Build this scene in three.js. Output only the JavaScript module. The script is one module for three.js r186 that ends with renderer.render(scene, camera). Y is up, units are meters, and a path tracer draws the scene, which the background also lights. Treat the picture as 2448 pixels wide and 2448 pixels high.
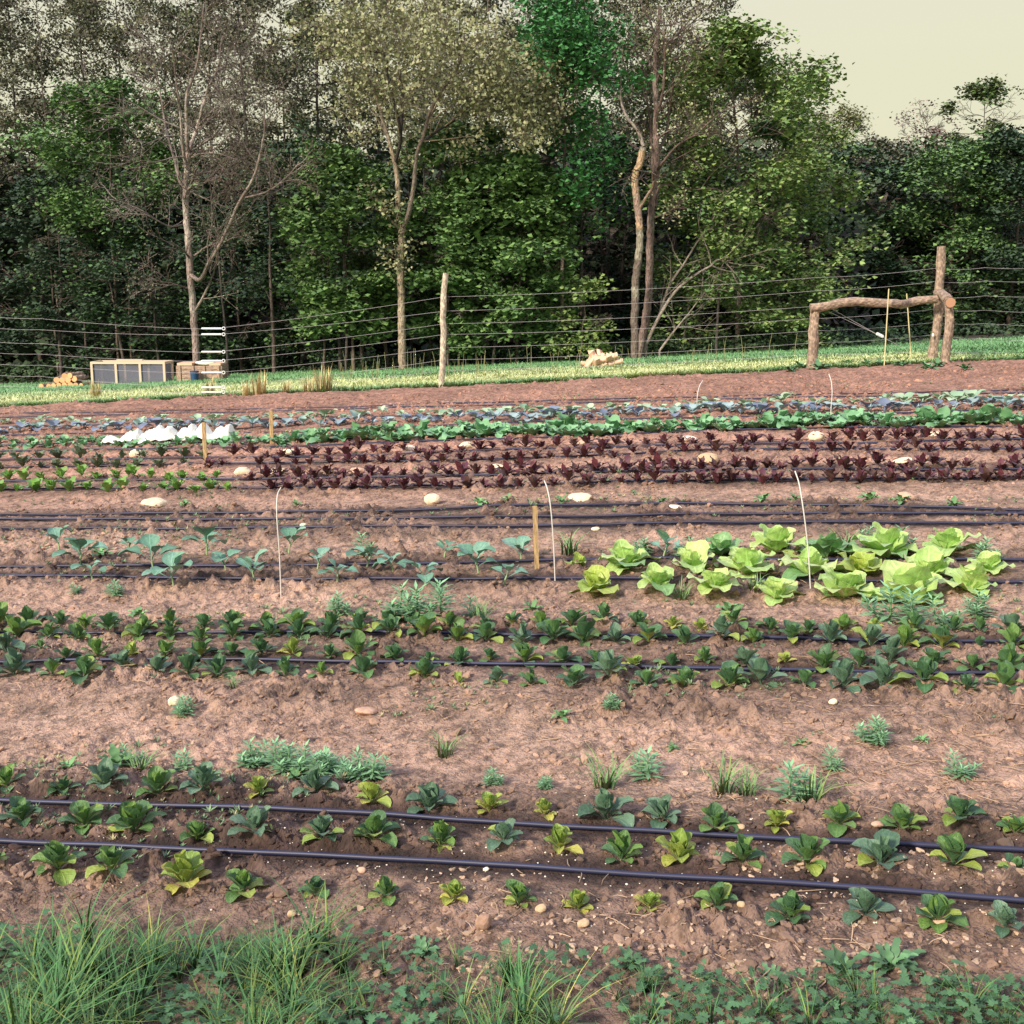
import * as THREE from 'three';
import { mergeGeometries } from 'three/addons/utils/BufferGeometryUtils.js';

// ------------------------------------------------------------------ camera, sky, sun, exposure
const scene = new THREE.Scene();
const PITCH = 10.8 * Math.PI / 180, FOV = 48, EYE = 1.7;
const camera = new THREE.PerspectiveCamera(FOV, 1, 0.1, 900);
camera.position.set(0, EYE, 0);
camera.rotation.set(-PITCH, 0, 0);

const renderer = new THREE.WebGLRenderer({ antialias: true });
renderer.toneMapping = THREE.LinearToneMapping;
renderer.toneMappingExposure = 2.15;
renderer.shadowMap.enabled = true;

const smooth = (a, b, x) => { const t = Math.min(1, Math.max(0, (x - a) / (b - a))); return t * t * (3 - 2 * t); };
const lerp = (a, b, t) => a + (b - a) * t;
{
  const W = 256, H = 256, data = new Float32Array(W * H * 4);
  const low = [0.375, 0.367, 0.265], mid = [0.36, 0.365, 0.385], top = [0.34, 0.355, 0.60];
  for (let j = 0; j < H; j++) {
    const el = ((j + 0.5) / H - 0.5) * 180;
    for (let i = 0; i < W; i++) {
      const t1 = smooth(6, 32, el), t2 = smooth(25, 80, el), k = (j * W + i) * 4;
      for (let c = 0; c < 3; c++) data[k + c] = lerp(lerp(low[c], mid[c], t1), top[c], t2) * (el < 0 ? 0.6 : 1);
      data[k + 3] = 1;
    }
  }
  const sky = new THREE.DataTexture(data, W, H, THREE.RGBAFormat, THREE.FloatType);
  sky.mapping = THREE.EquirectangularReflectionMapping;
  sky.magFilter = THREE.LinearFilter; sky.minFilter = THREE.LinearFilter; sky.needsUpdate = true;
  scene.background = sky; scene.environment = sky;
}
const sun = new THREE.DirectionalLight(new THREE.Color(1.0, 0.86, 0.68), 2.8);
sun.position.set(-27, 25, 17);
sun.target.position.set(0, 0, -12);
sun.castShadow = true; sun.shadow.radius = 18; sun.shadow.mapSize.set(4096, 4096);
Object.assign(sun.shadow.camera, { left: -45, right: 45, top: 45, bottom: -45, near: 1, far: 160 });
scene.add(sun, sun.target);

// ------------------------------------------------------------------ helpers
function rng(seed) { let a = seed >>> 0; return () => { a = (a + 0x6D2B79F5) | 0; let t = Math.imul(a ^ (a >>> 15), 1 | a); t = (t + Math.imul(t ^ (t >>> 7), 61 | t)) ^ t; return ((t ^ (t >>> 14)) >>> 0) / 4294967296; }; }
const V = (x, y, z) => new THREE.Vector3(x, y, z);
const hash = (x, y, s = 0) => { let h = Math.imul(x | 0, 374761393) ^ Math.imul(y | 0, 668265263) ^ Math.imul(s | 0, 1442695041); h = Math.imul(h ^ (h >>> 13), 1274126177); h ^= h >>> 16; return (h >>> 0) / 4294967296; };
function vnoise(x, y, s = 0) {
  const ix = Math.floor(x), iy = Math.floor(y), fx = x - ix, fy = y - iy, ux = fx * fx * (3 - 2 * fx), uy = fy * fy * (3 - 2 * fy);
  return lerp(lerp(hash(ix, iy, s), hash(ix + 1, iy, s), ux), lerp(hash(ix, iy + 1, s), hash(ix + 1, iy + 1, s), ux), uy);
}
const fbm = (x, y, o, s = 0) => { let v = 0, a = 0.5, t = 0; for (let i = 0; i < o; i++) { v += a * vnoise(x, y, s + i * 17); t += a; a *= 0.5; x *= 2.03; y *= 2.03; } return v / t; };
function worley(x, y, s) {   // [distance to the nearest seed, that seed's number]
  const ix = Math.floor(x), iy = Math.floor(y); let best = 9, id = 0;
  for (let j = -1; j <= 1; j++) for (let i = -1; i <= 1; i++) {
    const cx = ix + i, cy = iy + j, dx = cx + hash(cx, cy, s) - x, dy = cy + hash(cx, cy, s + 7) - y, d = dx * dx + dy * dy;
    if (d < best) { best = d; id = hash(cx, cy, s + 13); }
  }
  return [Math.sqrt(best), id];
}
const used = new Map();
function numbered(name) { const n = used.get(name) ?? 0; used.set(name, n + 1); return n ? name + '_' + String(n).padStart(3, '0') : name; }
function place(o, name, label, category, group, kind) {
  o.name = numbered(name); o.userData = {};
  if (label) o.userData.label = label;
  if (category) o.userData.category = category;
  if (group) o.userData.group = group;
  if (kind) o.userData.kind = kind;
  o.traverse((m) => { if (m.isMesh) { m.castShadow = true; m.receiveShadow = true; } });
  scene.add(o); return o;
}
function part(parent, name, geometry, material) { const m = new THREE.Mesh(geometry, material); m.name = name; m.castShadow = m.receiveShadow = true; parent.add(m); return m; }
const ONES = ['', 'first', 'second', 'third', 'fourth', 'fifth', 'sixth', 'seventh', 'eighth', 'ninth', 'tenth', 'eleventh', 'twelfth', 'thirteenth', 'fourteenth', 'fifteenth', 'sixteenth', 'seventeenth', 'eighteenth', 'nineteenth'];
const TENS = ['', '', 'twent', 'thirt', 'fort', 'fift', 'sixt', 'sevent', 'eight', 'ninet'];
const ord = (n) => n < 20 ? ONES[n] : TENS[Math.floor(n / 10)] + (n % 10 ? 'y-' + ONES[n % 10] : 'ieth');

// ------------------------------------------------------------------ ground shape and pixel lookups
// the field is a plane that rises to the right; beyond the fence it falls towards the woods and rises again far behind them
const G = (x, z) => {
  const d = -z;
  let y = 0.047 * 70 * Math.tanh(x / 70);
  y -= 0.036 * Math.max(0, Math.min(d, 75) - 25.5) * smooth(25, 28, d);
  y += 16 * smooth(62, 130, d) + 14 * smooth(70, 170, Math.abs(x)) * smooth(20, 60, d);
  return y;
};
const F = 1224 / Math.tan(FOV * Math.PI / 360);
function ray(x, y) {   // direction with depth 1, x and y measured on the 2448 px photograph
  const dx = (x - 1224) / F, dy = -(y - 1224) / F, c = Math.cos(PITCH), s = Math.sin(PITCH);
  const wy = dy * c - s, wz = -dy * s - c; return V(dx / -wz, wy / -wz, -1);
}
const at = (x, y, depth) => ray(x, y).multiplyScalar(depth).add(V(0, EYE, 0));
function pick(x, y) {   // where that line of sight meets the ground
  const r = ray(x, y); let lo = 1, hi = 1.2; const f = (t) => EYE + t * r.y - G(t * r.x, -t);
  while (f(hi) > 0 && hi < 80) { lo = hi; hi *= 1.04; }
  for (let i = 0; i < 30; i++) { const m = (lo + hi) / 2; if (f(m) > 0) lo = m; else hi = m; }
  return V(lo * r.x, EYE + lo * r.y, -lo);
}
const K = 2448 / 1932;
const zoom = (x0, y0, k) => (x, y) => [x0 + x / k, y0 + y / k];
const zA = zoom(80, 1240, 2.415), zB = zoom(780, 1240, 2.415), zC = zoom(1560, 1240, 2.415);
const zD = zoom(80, 1780, 2.415), zE = zoom(780, 1780, 2.415), zF = zoom(1560, 1780, 2.415);
const z1 = zoom(80, 60, 2.415), z2 = zoom(780, 60, 2.415), z3 = zoom(1560, 60, 2.415);
const zH = zoom(80, 820, 3.864), zP = zoom(1900, 560, 4.025);
const full = (x, y) => [x * K, y * K];

// drip tape lines: photograph points, then ground points
const tapeLines = [
  [[92, 1914], [480, 1927], [880, 1945], [1180, 1963], [1580, 1987], [1960, 2010], [2360, 2033]],
  [[92, 2012], [480, 2030], [880, 2052], [1180, 2071], [1580, 2096], [1960, 2123], [2360, 2155]],
  [[80, 1513], [780, 1513], [1250, 1518], [1560, 1521], [2360, 1531]],
  [[80, 1583], [480, 1578], [830, 1582], [1250, 1588], [1570, 1595], [2360, 1608]],
  [[80, 1358], [500, 1355], [830, 1352], [1280, 1340], [1560, 1336], [2360, 1338]],
  [[80, 1379], [600, 1385], [1100, 1385], [1560, 1384], [2360, 1387]],
  [[80, 1232], [680, 1227], [1260, 1214], [1640, 1205], [1820, 1207], [2360, 1220]],
  [[80, 1244], [680, 1243], [1260, 1237], [1780, 1230], [2360, 1232]],
  [[80, 1266], [680, 1265], [1260, 1257], [1780, 1251], [2360, 1256]],
  [[80, 1153], [680, 1145], [1260, 1136], [1780, 1126], [2360, 1126]],
  [[80, 1173], [680, 1168], [1260, 1161], [1780, 1151], [2360, 1144]],
  [[80, 1100], [680, 1095], [1260, 1076], [1780, 1064], [2360, 1055]],
  [[80, 1119], [680, 1109], [1260, 1096], [1780, 1077], [2360, 1074]],
  [[80, 1066], [680, 1057], [1260, 1040], [1780, 1023], [2360, 1012]],
  [[80, 1080], [680, 1068], [1260, 1048], [1780, 1029], [2360, 1022]],
  [[80, 1021], [680, 1003], [1260, 992], [1780, 973], [2360, 959]],
  [[80, 1041], [680, 1033], [1260, 1010], [1780, 999], [2360, 984]],
  [[80, 990], [680, 978], [1260, 961], [1780, 949], [2360, 936]],
  [[80, 998], [680, 984], [1260, 968], [1780, 956], [2360, 943]],
];
const tapes = tapeLines.map((l) => {
  const p = l.map(([x, y]) => pick(x, y)), a = p[0], b = p[1], c = p[p.length - 2], e = p[p.length - 1];
  const ext = (q, r) => { const k = 0.9 + 0.09 * -q.z; const d = q.clone().sub(r).normalize().multiplyScalar(k); return q.clone().add(d); };
  return [ext(a, b), ...p, ext(e, c)];
});
const tapeCurves = tapes.map((p) => new THREE.CatmullRomCurve3(p, false, 'centripetal'));
const tapeTable = tapeCurves.map((c) => c.getPoints(160));
function tapeDepth(i, x) {
  const t = tapeTable[i]; if (x <= t[0].x) return -t[0].z; if (x >= t[t.length - 1].x) return -t[t.length - 1].z;
  let lo = 0, hi = t.length - 1; while (hi - lo > 1) { const m = (lo + hi) >> 1; if (t[m].x <= x) lo = m; else hi = m; }
  return -lerp(t[lo].z, t[hi].z, (x - t[lo].x) / (t[hi].x - t[lo].x));
}
// soil relief: clods, crumbs and trodden paths; the tapes lie in shallow smoothed lines
const pathLines = [[1, 3, 0.42], [2, 5, 0.34], [4, 8, 0.26], [6, 10, 0.35], [9, 12, 0.25], [11, 14, 0.22]].map(([near, far, half]) => ({ near, far, half }));
const tapeNear = (x, d) => { let m = 9; for (let i = 0; i < tapes.length; i++) { const q = Math.abs(tapeDepth(i, x) - d); if (q < m) m = q; } return m; };
const pathAt = (x, d) => { let v = 0; for (const p of pathLines) { const c = (tapeDepth(p.near, x) + tapeDepth(p.far, x)) / 2; v = Math.max(v, 1 - smooth(p.half * 0.45, p.half * 1.15, Math.abs(c - d))); } return v; };
function soil(x, z) {
  const d = -z, tn = tapeNear(x, d), path = pathAt(x, d);
  const rough = smooth(0.015, 0.09, tn) * (0.45 + 0.9 * smooth(0.35, 0.65, fbm(x * 1.7 + 5, z * 1.7, 2, 3))) * (1 - 0.35 * path);
  const a = worley(x * 7.5 + 0.3 * fbm(x * 9, z * 9, 2, 8), z * 7.5, 11), b = worley(x * 18, z * 18, 23);
  let h = (fbm(x * 1.1, z * 1.1, 3, 1) - 0.5) * 0.035 - 0.035 * path;
  h += rough * (1 - 0.6 * path) * (a[1] > 0.45 ? Math.max(0, 0.48 - a[0]) * 0.10 * a[1] : 0);
  h += rough * Math.max(0, 0.52 - b[0]) * 0.048 * (0.3 + b[1]);
  if (d < 9) { const c = worley(x * 41, z * 41, 31); h += rough * Math.max(0, 0.5 - c[0]) * 0.021 * (0.3 + c[1]); }
  h += rough * (fbm(x * 30, z * 30, 2, 41) - 0.5) * 0.012;
  if (d > 17) h += 0.10 * (fbm(x * 2.3, z * 2.3, 3, 77) - 0.5) * smooth(17.5, 19, d);
  return h - 0.012 * (1 - smooth(0, 0.05, tn));
}
const groundY = (x, z) => G(x, z) + (-z < 22.6 ? soil(x, z) : 0);

// ------------------------------------------------------------------ computed textures
function dataTexture(n, fn, srgb, repeat = true) {
  const a = new Uint8Array(n * n * 4);
  for (let j = 0; j < n; j++) for (let i = 0; i < n; i++) { const c = fn(i / n, j / n), k = (j * n + i) * 4; a[k] = c[0] * 255; a[k + 1] = c[1] * 255; a[k + 2] = c[2] * 255; a[k + 3] = 255; }
  const t = new THREE.DataTexture(a, n, n); t.magFilter = THREE.LinearFilter; t.minFilter = THREE.LinearMipmapLinearFilter; t.generateMipmaps = true;
  if (srgb) t.colorSpace = THREE.SRGBColorSpace; if (repeat) t.wrapS = t.wrapT = THREE.RepeatWrapping; t.needsUpdate = true; return t;
}
function tileNoise(u, v, f, s) {   // tiling value noise
  const x = u * f, y = v * f, ix = Math.floor(x), iy = Math.floor(y), fx = x - ix, fy = y - iy, ux = fx * fx * (3 - 2 * fx), uy = fy * fy * (3 - 2 * fy), m = (q) => ((q % f) + f) % f;
  return lerp(lerp(hash(m(ix), m(iy), s), hash(m(ix + 1), m(iy), s), ux), lerp(hash(m(ix), m(iy + 1), s), hash(m(ix + 1), m(iy + 1), s), ux), uy);
}
const clamp1 = (x) => Math.min(1, Math.max(0, x));
const soilMap = dataTexture(1024, (u, v) => {
  const n = 0.3 * tileNoise(u, v, 24, 1) + 0.3 * tileNoise(u, v, 70, 2) + 0.25 * tileNoise(u, v, 170, 3) + 0.15 * tileNoise(u, v, 400, 4);
  let g = 0.86 + 1.05 * (n - 0.5); const sp = hash(Math.floor(u * 330), Math.floor(v * 330), 9);
  if (sp > 0.985) g += 0.18; const w = 0.03 * (tileNoise(u, v, 31, 6) - 0.5);
  return [clamp1(g + w), clamp1(g), clamp1(g - w)];
}, true);
const soilBump = dataTexture(1024, (u, v) => { const n = 0.35 * tileNoise(u, v, 60, 12) + 0.35 * tileNoise(u, v, 140, 13) + 0.3 * tileNoise(u, v, 330, 14); return [n, n, n]; }, false);
const barkMap = dataTexture(256, (u, v) => { const n = 0.5 * tileNoise(u, v, 16, 21) + 0.3 * tileNoise(u * 3 % 1, v, 24, 22) + 0.2 * tileNoise(u, v, 90, 23); const g = clamp1(0.68 + 0.8 * (n - 0.4)); return [g, g * 0.98, g * 0.96]; }, true);
const trunkMap = dataTexture(256, (u, v) => { const n = 0.55 * tileNoise(u, v, 14, 41) + 0.45 * tileNoise(u, v, 60, 42), f = Math.abs(tileNoise(u, v * 0.25 + 0.1, 24, 43) - 0.5) * 2, g = clamp1(0.72 + 0.5 * (n - 0.4) + 0.26 * smooth(0, 0.35, f)); return [g, g, g]; }, true);
const leafMap = dataTexture(128, (u, v) => {
  const x = Math.abs(u - 0.5) * 2, rib = Math.exp(-x * x * 240), s = Math.abs(((v * 7 - x * 1.5) % 1 + 1) % 1 - 0.5) * 2, vein = smooth(0.86, 1, s) * (1 - x * 0.6);
  const q = 0.89 + 0.16 * (tileNoise(u, v, 9, 31) - 0.5) + 0.08 * (tileNoise(u, v, 40, 32) - 0.5) + 0.16 * rib + 0.09 * vein;
  return [clamp1(q + 0.03 * rib), clamp1(q), clamp1(q - 0.02)];
}, true);
const leafBump = dataTexture(128, (u, v) => {
  const x = Math.abs(u - 0.5) * 2, s = Math.abs(((v * 7 - x * 1.5) % 1 + 1) % 1 - 0.5) * 2, n = clamp1(0.6 - 0.35 * smooth(0.8, 1, s) - 0.4 * Math.exp(-x * x * 200) + 0.35 * (tileNoise(u, v, 14, 33) - 0.5)); return [n, n, n];
}, false);

// ------------------------------------------------------------------ materials (linear base colours)
const std = (r, g, b, roughness = 0.9, more = {}) => { const m = new THREE.MeshStandardMaterial({ roughness, ...more }); m.color.setRGB(r, g, b); return m; };
const leafMat = (r, g, b, rough = 0.55, tr = 0.22, map = true) => {
  const m = new THREE.MeshPhysicalMaterial({ roughness: rough, transmission: tr, thickness: 0, side: THREE.DoubleSide });
  if (map) { m.map = leafMap; m.bumpMap = leafBump; m.bumpScale = 0.0025; } m.color.setRGB(r, g, b); return m;
};
const foliage = (rough = 0.75) => new THREE.MeshStandardMaterial({ vertexColors: true, roughness: rough, side: THREE.DoubleSide });
const M = {
  bark: new THREE.MeshStandardMaterial({ vertexColors: true, roughness: 0.95, map: trunkMap, bumpMap: trunkMap, bumpScale: 0.03 }),
  foliage: foliage(0.7),
  tape: std(0.022, 0.026, 0.065, 0.5),
  wire: std(0.50, 0.49, 0.54, 0.6),
  hoop: std(0.62, 0.60, 0.58, 0.5),
  stake: std(0.72, 0.52, 0.27, 0.8, { map: barkMap }),
  bamboo: std(0.62, 0.55, 0.32, 0.7),
  whitePlastic: std(0.72, 0.78, 0.80, 0.5),
  post: std(0.92, 0.84, 0.70, 0.9, { map: barkMap, bumpMap: barkMap, bumpScale: 0.012 }),
  log: std(0.58, 0.455, 0.37, 0.95, { map: barkMap, bumpMap: barkMap, bumpScale: 0.02 }),
  cut: std(0.80, 0.45, 0.22, 0.85),
  billet: std(0.78, 0.52, 0.38, 0.9),
  frameWood: std(0.68, 0.56, 0.42, 0.85),
  crateWood: std(0.74, 0.55, 0.44, 0.85, { map: barkMap }),
  blue: std(0.02, 0.07, 0.17, 0.5),
  sack: std(0.72, 0.74, 0.64, 0.8),
  cover: new THREE.MeshPhysicalMaterial({ color: 0xf4f6ee, roughness: 0.9, transmission: 0.25, thickness: 0, side: THREE.DoubleSide }),
  stone: std(0.62, 0.52, 0.37, 0.9, { vertexColors: true }),
};

// ------------------------------------------------------------------ mesh builder
class Build {
  constructor() { this.p = []; this.n = []; this.c = []; this.u = []; this.i = []; this.k = 0; }
  tube(pts, radii, sides, color, vary) {
    const N = pts.length, T = V(), A = V(), B = V(), ref = V(0, 0, 1), start = this.k; let len = 0;
    for (let a = 0; a < N; a++) {
      T.copy(pts[Math.min(a + 1, N - 1)]).sub(pts[Math.max(a - 1, 0)]).normalize();
      if (a === 0) ref.set(Math.abs(T.z) > 0.9 ? 1 : 0, 0, Math.abs(T.z) > 0.9 ? 0 : 1);
      A.crossVectors(T, ref).normalize(); B.crossVectors(T, A).normalize(); if (a) len += pts[a].distanceTo(pts[a - 1]);
      const col = typeof color === 'function' ? color(a / (N - 1), pts[a]) : color;
      for (let s = 0; s <= sides; s++) {
        const an = s / sides * Math.PI * 2, cx = Math.cos(an), sx = Math.sin(an), r = radii[a] * (vary ? vary(an, len) : 1);
        this.p.push(pts[a].x + (A.x * cx + B.x * sx) * r, pts[a].y + (A.y * cx + B.y * sx) * r, pts[a].z + (A.z * cx + B.z * sx) * r);
        this.n.push(A.x * cx + B.x * sx, A.y * cx + B.y * sx, A.z * cx + B.z * sx);
        this.c.push(col[0], col[1], col[2]); this.u.push(s / sides, len * 1.2); this.k++;
      }
    }
    const w = sides + 1;
    for (let a = 0; a < N - 1; a++) for (let s = 0; s < sides; s++) { const q = start + a * w + s; this.i.push(q, q + 1, q + w, q + 1, q + w + 1, q + w); }
    return this;
  }
  leaf(x, y, z, ax, ay, az, bx, by, bz, L, W, col, fold = 0.25) {   // a folded rhombus: a = along, b = across
    const nx = ay * bz - az * by, ny = az * bx - ax * bz, nz = ax * by - ay * bx, h = W * fold;
    const P = [x, y, z, x + ax * L * 0.45 + bx * W - nx * h, y + ay * L * 0.45 + by * W - ny * h, z + az * L * 0.45 + bz * W - nz * h, x + ax * L, y + ay * L, z + az * L, x + ax * L * 0.45 - bx * W - nx * h, y + ay * L * 0.45 - by * W - ny * h, z + az * L * 0.45 - bz * W - nz * h];
    for (let q = 0; q < 4; q++) { this.p.push(P[q * 3], P[q * 3 + 1], P[q * 3 + 2]); const s = q === 1 ? 0.35 : q === 3 ? -0.35 : 0; this.n.push(nx + bx * s, ny + by * s, nz + bz * s); this.c.push(col[0], col[1], col[2]); this.u.push(q === 1 ? 1 : q === 3 ? 0 : 0.5, q === 0 ? 0 : q === 2 ? 1 : 0.5); }
    this.i.push(this.k, this.k + 2, this.k + 1, this.k, this.k + 3, this.k + 2); this.k += 4;
  }
  geometry(origin) {
    const g = new THREE.BufferGeometry(), p = new Float32Array(this.p);
    if (origin) for (let i = 0; i < p.length; i += 3) { p[i] -= origin.x; p[i + 1] -= origin.y; p[i + 2] -= origin.z; }
    g.setAttribute('position', new THREE.BufferAttribute(p, 3)); g.setAttribute('normal', new THREE.BufferAttribute(new Float32Array(this.n), 3));
    g.setAttribute('color', new THREE.BufferAttribute(new Float32Array(this.c), 3)); g.setAttribute('uv', new THREE.BufferAttribute(new Float32Array(this.u), 2));
    g.setIndex(this.i); return g;
  }
}
const white = [1, 1, 1];
function randomDir(r) { const z = r() * 2 - 1, a = r() * 6.2832, s = Math.sqrt(1 - z * z); return V(s * Math.cos(a), z, s * Math.sin(a)); }

// ================================================================== GROUND
{ // the wide ground sheet under everything
  const p = [], c = [], u = [], idx = [], xs = [], ds = [];
  for (let i = 0; i <= 150; i++) { const t = i / 75 - 1; xs.push(Math.sign(t) * (26 * Math.abs(t) + 270 * Math.pow(Math.abs(t), 4))); }
  for (let d = -60; d < 20; d += 5) ds.push(d);
  for (let d = 20; d < 36; d += 0.25) ds.push(d);
  for (let d = 36; d < 330; d *= 1.05) ds.push(d);
  for (const d of ds) for (const x of xs) {
    const z = -d, drop = d < 22.9 ? 0.25 * (1 - smooth(22.2, 22.9, d)) : 0, bump = d > 22 ? 0.08 * (fbm(x * 0.6, z * 0.6, 3, 5) - 0.5) : 0;
    p.push(x, G(x, z) - drop + bump, z); u.push(x / 1.3, z / 1.3);
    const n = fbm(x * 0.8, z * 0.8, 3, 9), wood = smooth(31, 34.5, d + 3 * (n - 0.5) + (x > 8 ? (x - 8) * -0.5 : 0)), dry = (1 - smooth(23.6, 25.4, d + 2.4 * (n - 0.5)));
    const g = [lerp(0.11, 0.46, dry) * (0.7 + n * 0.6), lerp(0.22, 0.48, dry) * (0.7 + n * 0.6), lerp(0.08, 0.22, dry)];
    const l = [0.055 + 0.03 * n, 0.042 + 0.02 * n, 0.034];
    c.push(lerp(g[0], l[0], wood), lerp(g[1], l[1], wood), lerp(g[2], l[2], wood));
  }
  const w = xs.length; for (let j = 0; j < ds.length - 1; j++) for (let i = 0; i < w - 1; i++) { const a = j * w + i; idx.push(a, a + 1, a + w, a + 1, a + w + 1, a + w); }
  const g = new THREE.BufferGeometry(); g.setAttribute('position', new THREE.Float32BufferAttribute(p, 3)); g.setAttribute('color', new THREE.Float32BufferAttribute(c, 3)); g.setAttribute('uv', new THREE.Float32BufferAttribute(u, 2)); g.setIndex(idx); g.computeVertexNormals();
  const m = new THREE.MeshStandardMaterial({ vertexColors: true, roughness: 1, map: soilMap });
  place(new THREE.Mesh(g, m), 'ground', 'grassy ground running from the fence into the wooded hillside', null, null, 'structure');
}
const soilColor = (x, z) => {
  const d = -z, tn = tapeNear(x, d), path = pathAt(x, d), n1 = fbm(x * 0.9, z * 0.9, 3, 51), n2 = fbm(x * 7, z * 7, 3, 52), n3 = vnoise(x * 26, z * 26, 53);
  const wet = (1 - smooth(0.03, 0.055 + 0.20 * fbm(x * 4, z * 4, 2, 54), tn)) * smooth(0.2, 0.5, fbm(x * 2.2 + 9, z * 2.2, 2, 55) + 0.16) * (d < 10 ? 1 : 0.55);
  const moist = (1 - path) * smooth(0.30, 0.62, fbm(x * 1.4 + 40, z * 2.2, 3, 58) + (d < 4.3 ? 0.16 : 0.02)) * (1 - 0.6 * smooth(9, 13, d));
  const far = smooth(8, 15, d), k = (0.64 + 0.40 * n1 + 0.44 * (n2 - 0.5) + 0.30 * (n3 - 0.5) + 0.14 * path) * (1 - 0.36 * moist);
  const base = [lerp(0.43, 0.53, far), lerp(0.285, 0.295, far), lerp(0.215, 0.215, far)];
  const dry = fbm(x * 1.6 + 30, z * 1.6, 3, 57), pale = smooth(0.5, 0.72, dry) * 0.25;
  return base.map((b, i) => (b * k + pale * [0.12, 0.10, 0.075][i]) * lerp(1, [0.22, 0.195, 0.22][i], wet));
};
{ // tilled soil of the vegetable field
  const rows = 530, cols = 660, d0 = 1.35, d1 = 23.0, p = new Float32Array(rows * cols * 3), c = new Float32Array(rows * cols * 3), u = new Float32Array(rows * cols * 2), idx = new Uint32Array((rows - 1) * (cols - 1) * 6);
  let k = 0, e = 0;
  for (let j = 0; j < rows; j++) {
    const t = j / (rows - 1), d = d0 * Math.pow(d1 / d0, t), half = 0.56 * d + 1.3;
    for (let i = 0; i < cols; i++, k++) {
      const x = (i / (cols - 1) * 2 - 1) * half, z = -d, edge = smooth(22.0, 22.8, d + 0.5 * (fbm(x * 1.5, 3, 2, 61) - 0.5)) * 0.3;
      p[k * 3] = x; p[k * 3 + 1] = G(x, z) + soil(x, z) - edge; p[k * 3 + 2] = z; const q = soilColor(x, z); c.set(q, k * 3); u[k * 2] = x * 0.83 + 0.06 * z; u[k * 2 + 1] = z * 0.83;
      if (i < cols - 1 && j < rows - 1) { idx[e++] = k; idx[e++] = k + 1; idx[e++] = k + cols; idx[e++] = k + 1; idx[e++] = k + cols + 1; idx[e++] = k + cols; }
    }
  }
  const g = new THREE.BufferGeometry(); g.setAttribute('position', new THREE.BufferAttribute(p, 3)); g.setAttribute('color', new THREE.BufferAttribute(c, 3)); g.setAttribute('uv', new THREE.BufferAttribute(u, 2)); g.setIndex(new THREE.BufferAttribute(idx, 1)); g.computeVertexNormals();
  const m = new THREE.MeshStandardMaterial({ vertexColors: true, roughness: 1, map: soilMap, bumpMap: soilBump, bumpScale: 0.011 });
  place(new THREE.Mesh(g, m), 'soil_field', 'tilled reddish brown soil of the vegetable field', null, null, 'structure');
}
function lumpGeometry(seed, detail, rough, squash) {
  const g = new THREE.IcosahedronGeometry(1, detail), a = g.attributes.position, r = rng(seed), ph = [r() * 9, r() * 9, r() * 9], col = [];
  for (let i = 0; i < a.count; i++) {
    const v = V().fromBufferAttribute(a, i), n = Math.sin(v.x * 2.3 + ph[0]) * Math.cos(v.y * 2.7 + ph[1]) + 0.6 * Math.sin(v.z * 4.3 + ph[2] + v.x * 3.1), q = hash(Math.round(v.x * 50), Math.round(v.y * 50 + v.z * 31), seed);
    v.multiplyScalar(1 + rough * n * 0.5 + rough * 0.35 * (q - 0.5)); a.setXYZ(i, v.x, v.y * squash, v.z); const b = 0.86 + 0.22 * q; col.push(b, b * 0.985, b * 0.96);
  }
  g.setAttribute('color', new THREE.Float32BufferAttribute(col, 3)); g.computeVertexNormals(); return g;
}
const tmp = new THREE.Object3D(), tmpC = new THREE.Color();
function scatter(name, label, geometry, material, list) {   // list of {x,y,z,ry,rx,rz,s:[..],c:[..]}
  const m = new THREE.InstancedMesh(geometry, material, list.length);
  list.forEach((q, i) => { tmp.position.set(q.x, q.y, q.z); tmp.rotation.set(q.rx ?? 0, q.ry ?? 0, q.rz ?? 0, 'YXZ'); tmp.scale.set(...q.s); tmp.updateMatrix(); m.setMatrixAt(i, tmp.matrix); if (q.c) m.setColorAt(i, tmpC.setRGB(...q.c)); });
  return place(m, name, label, null, null, 'stuff');
}
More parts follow.
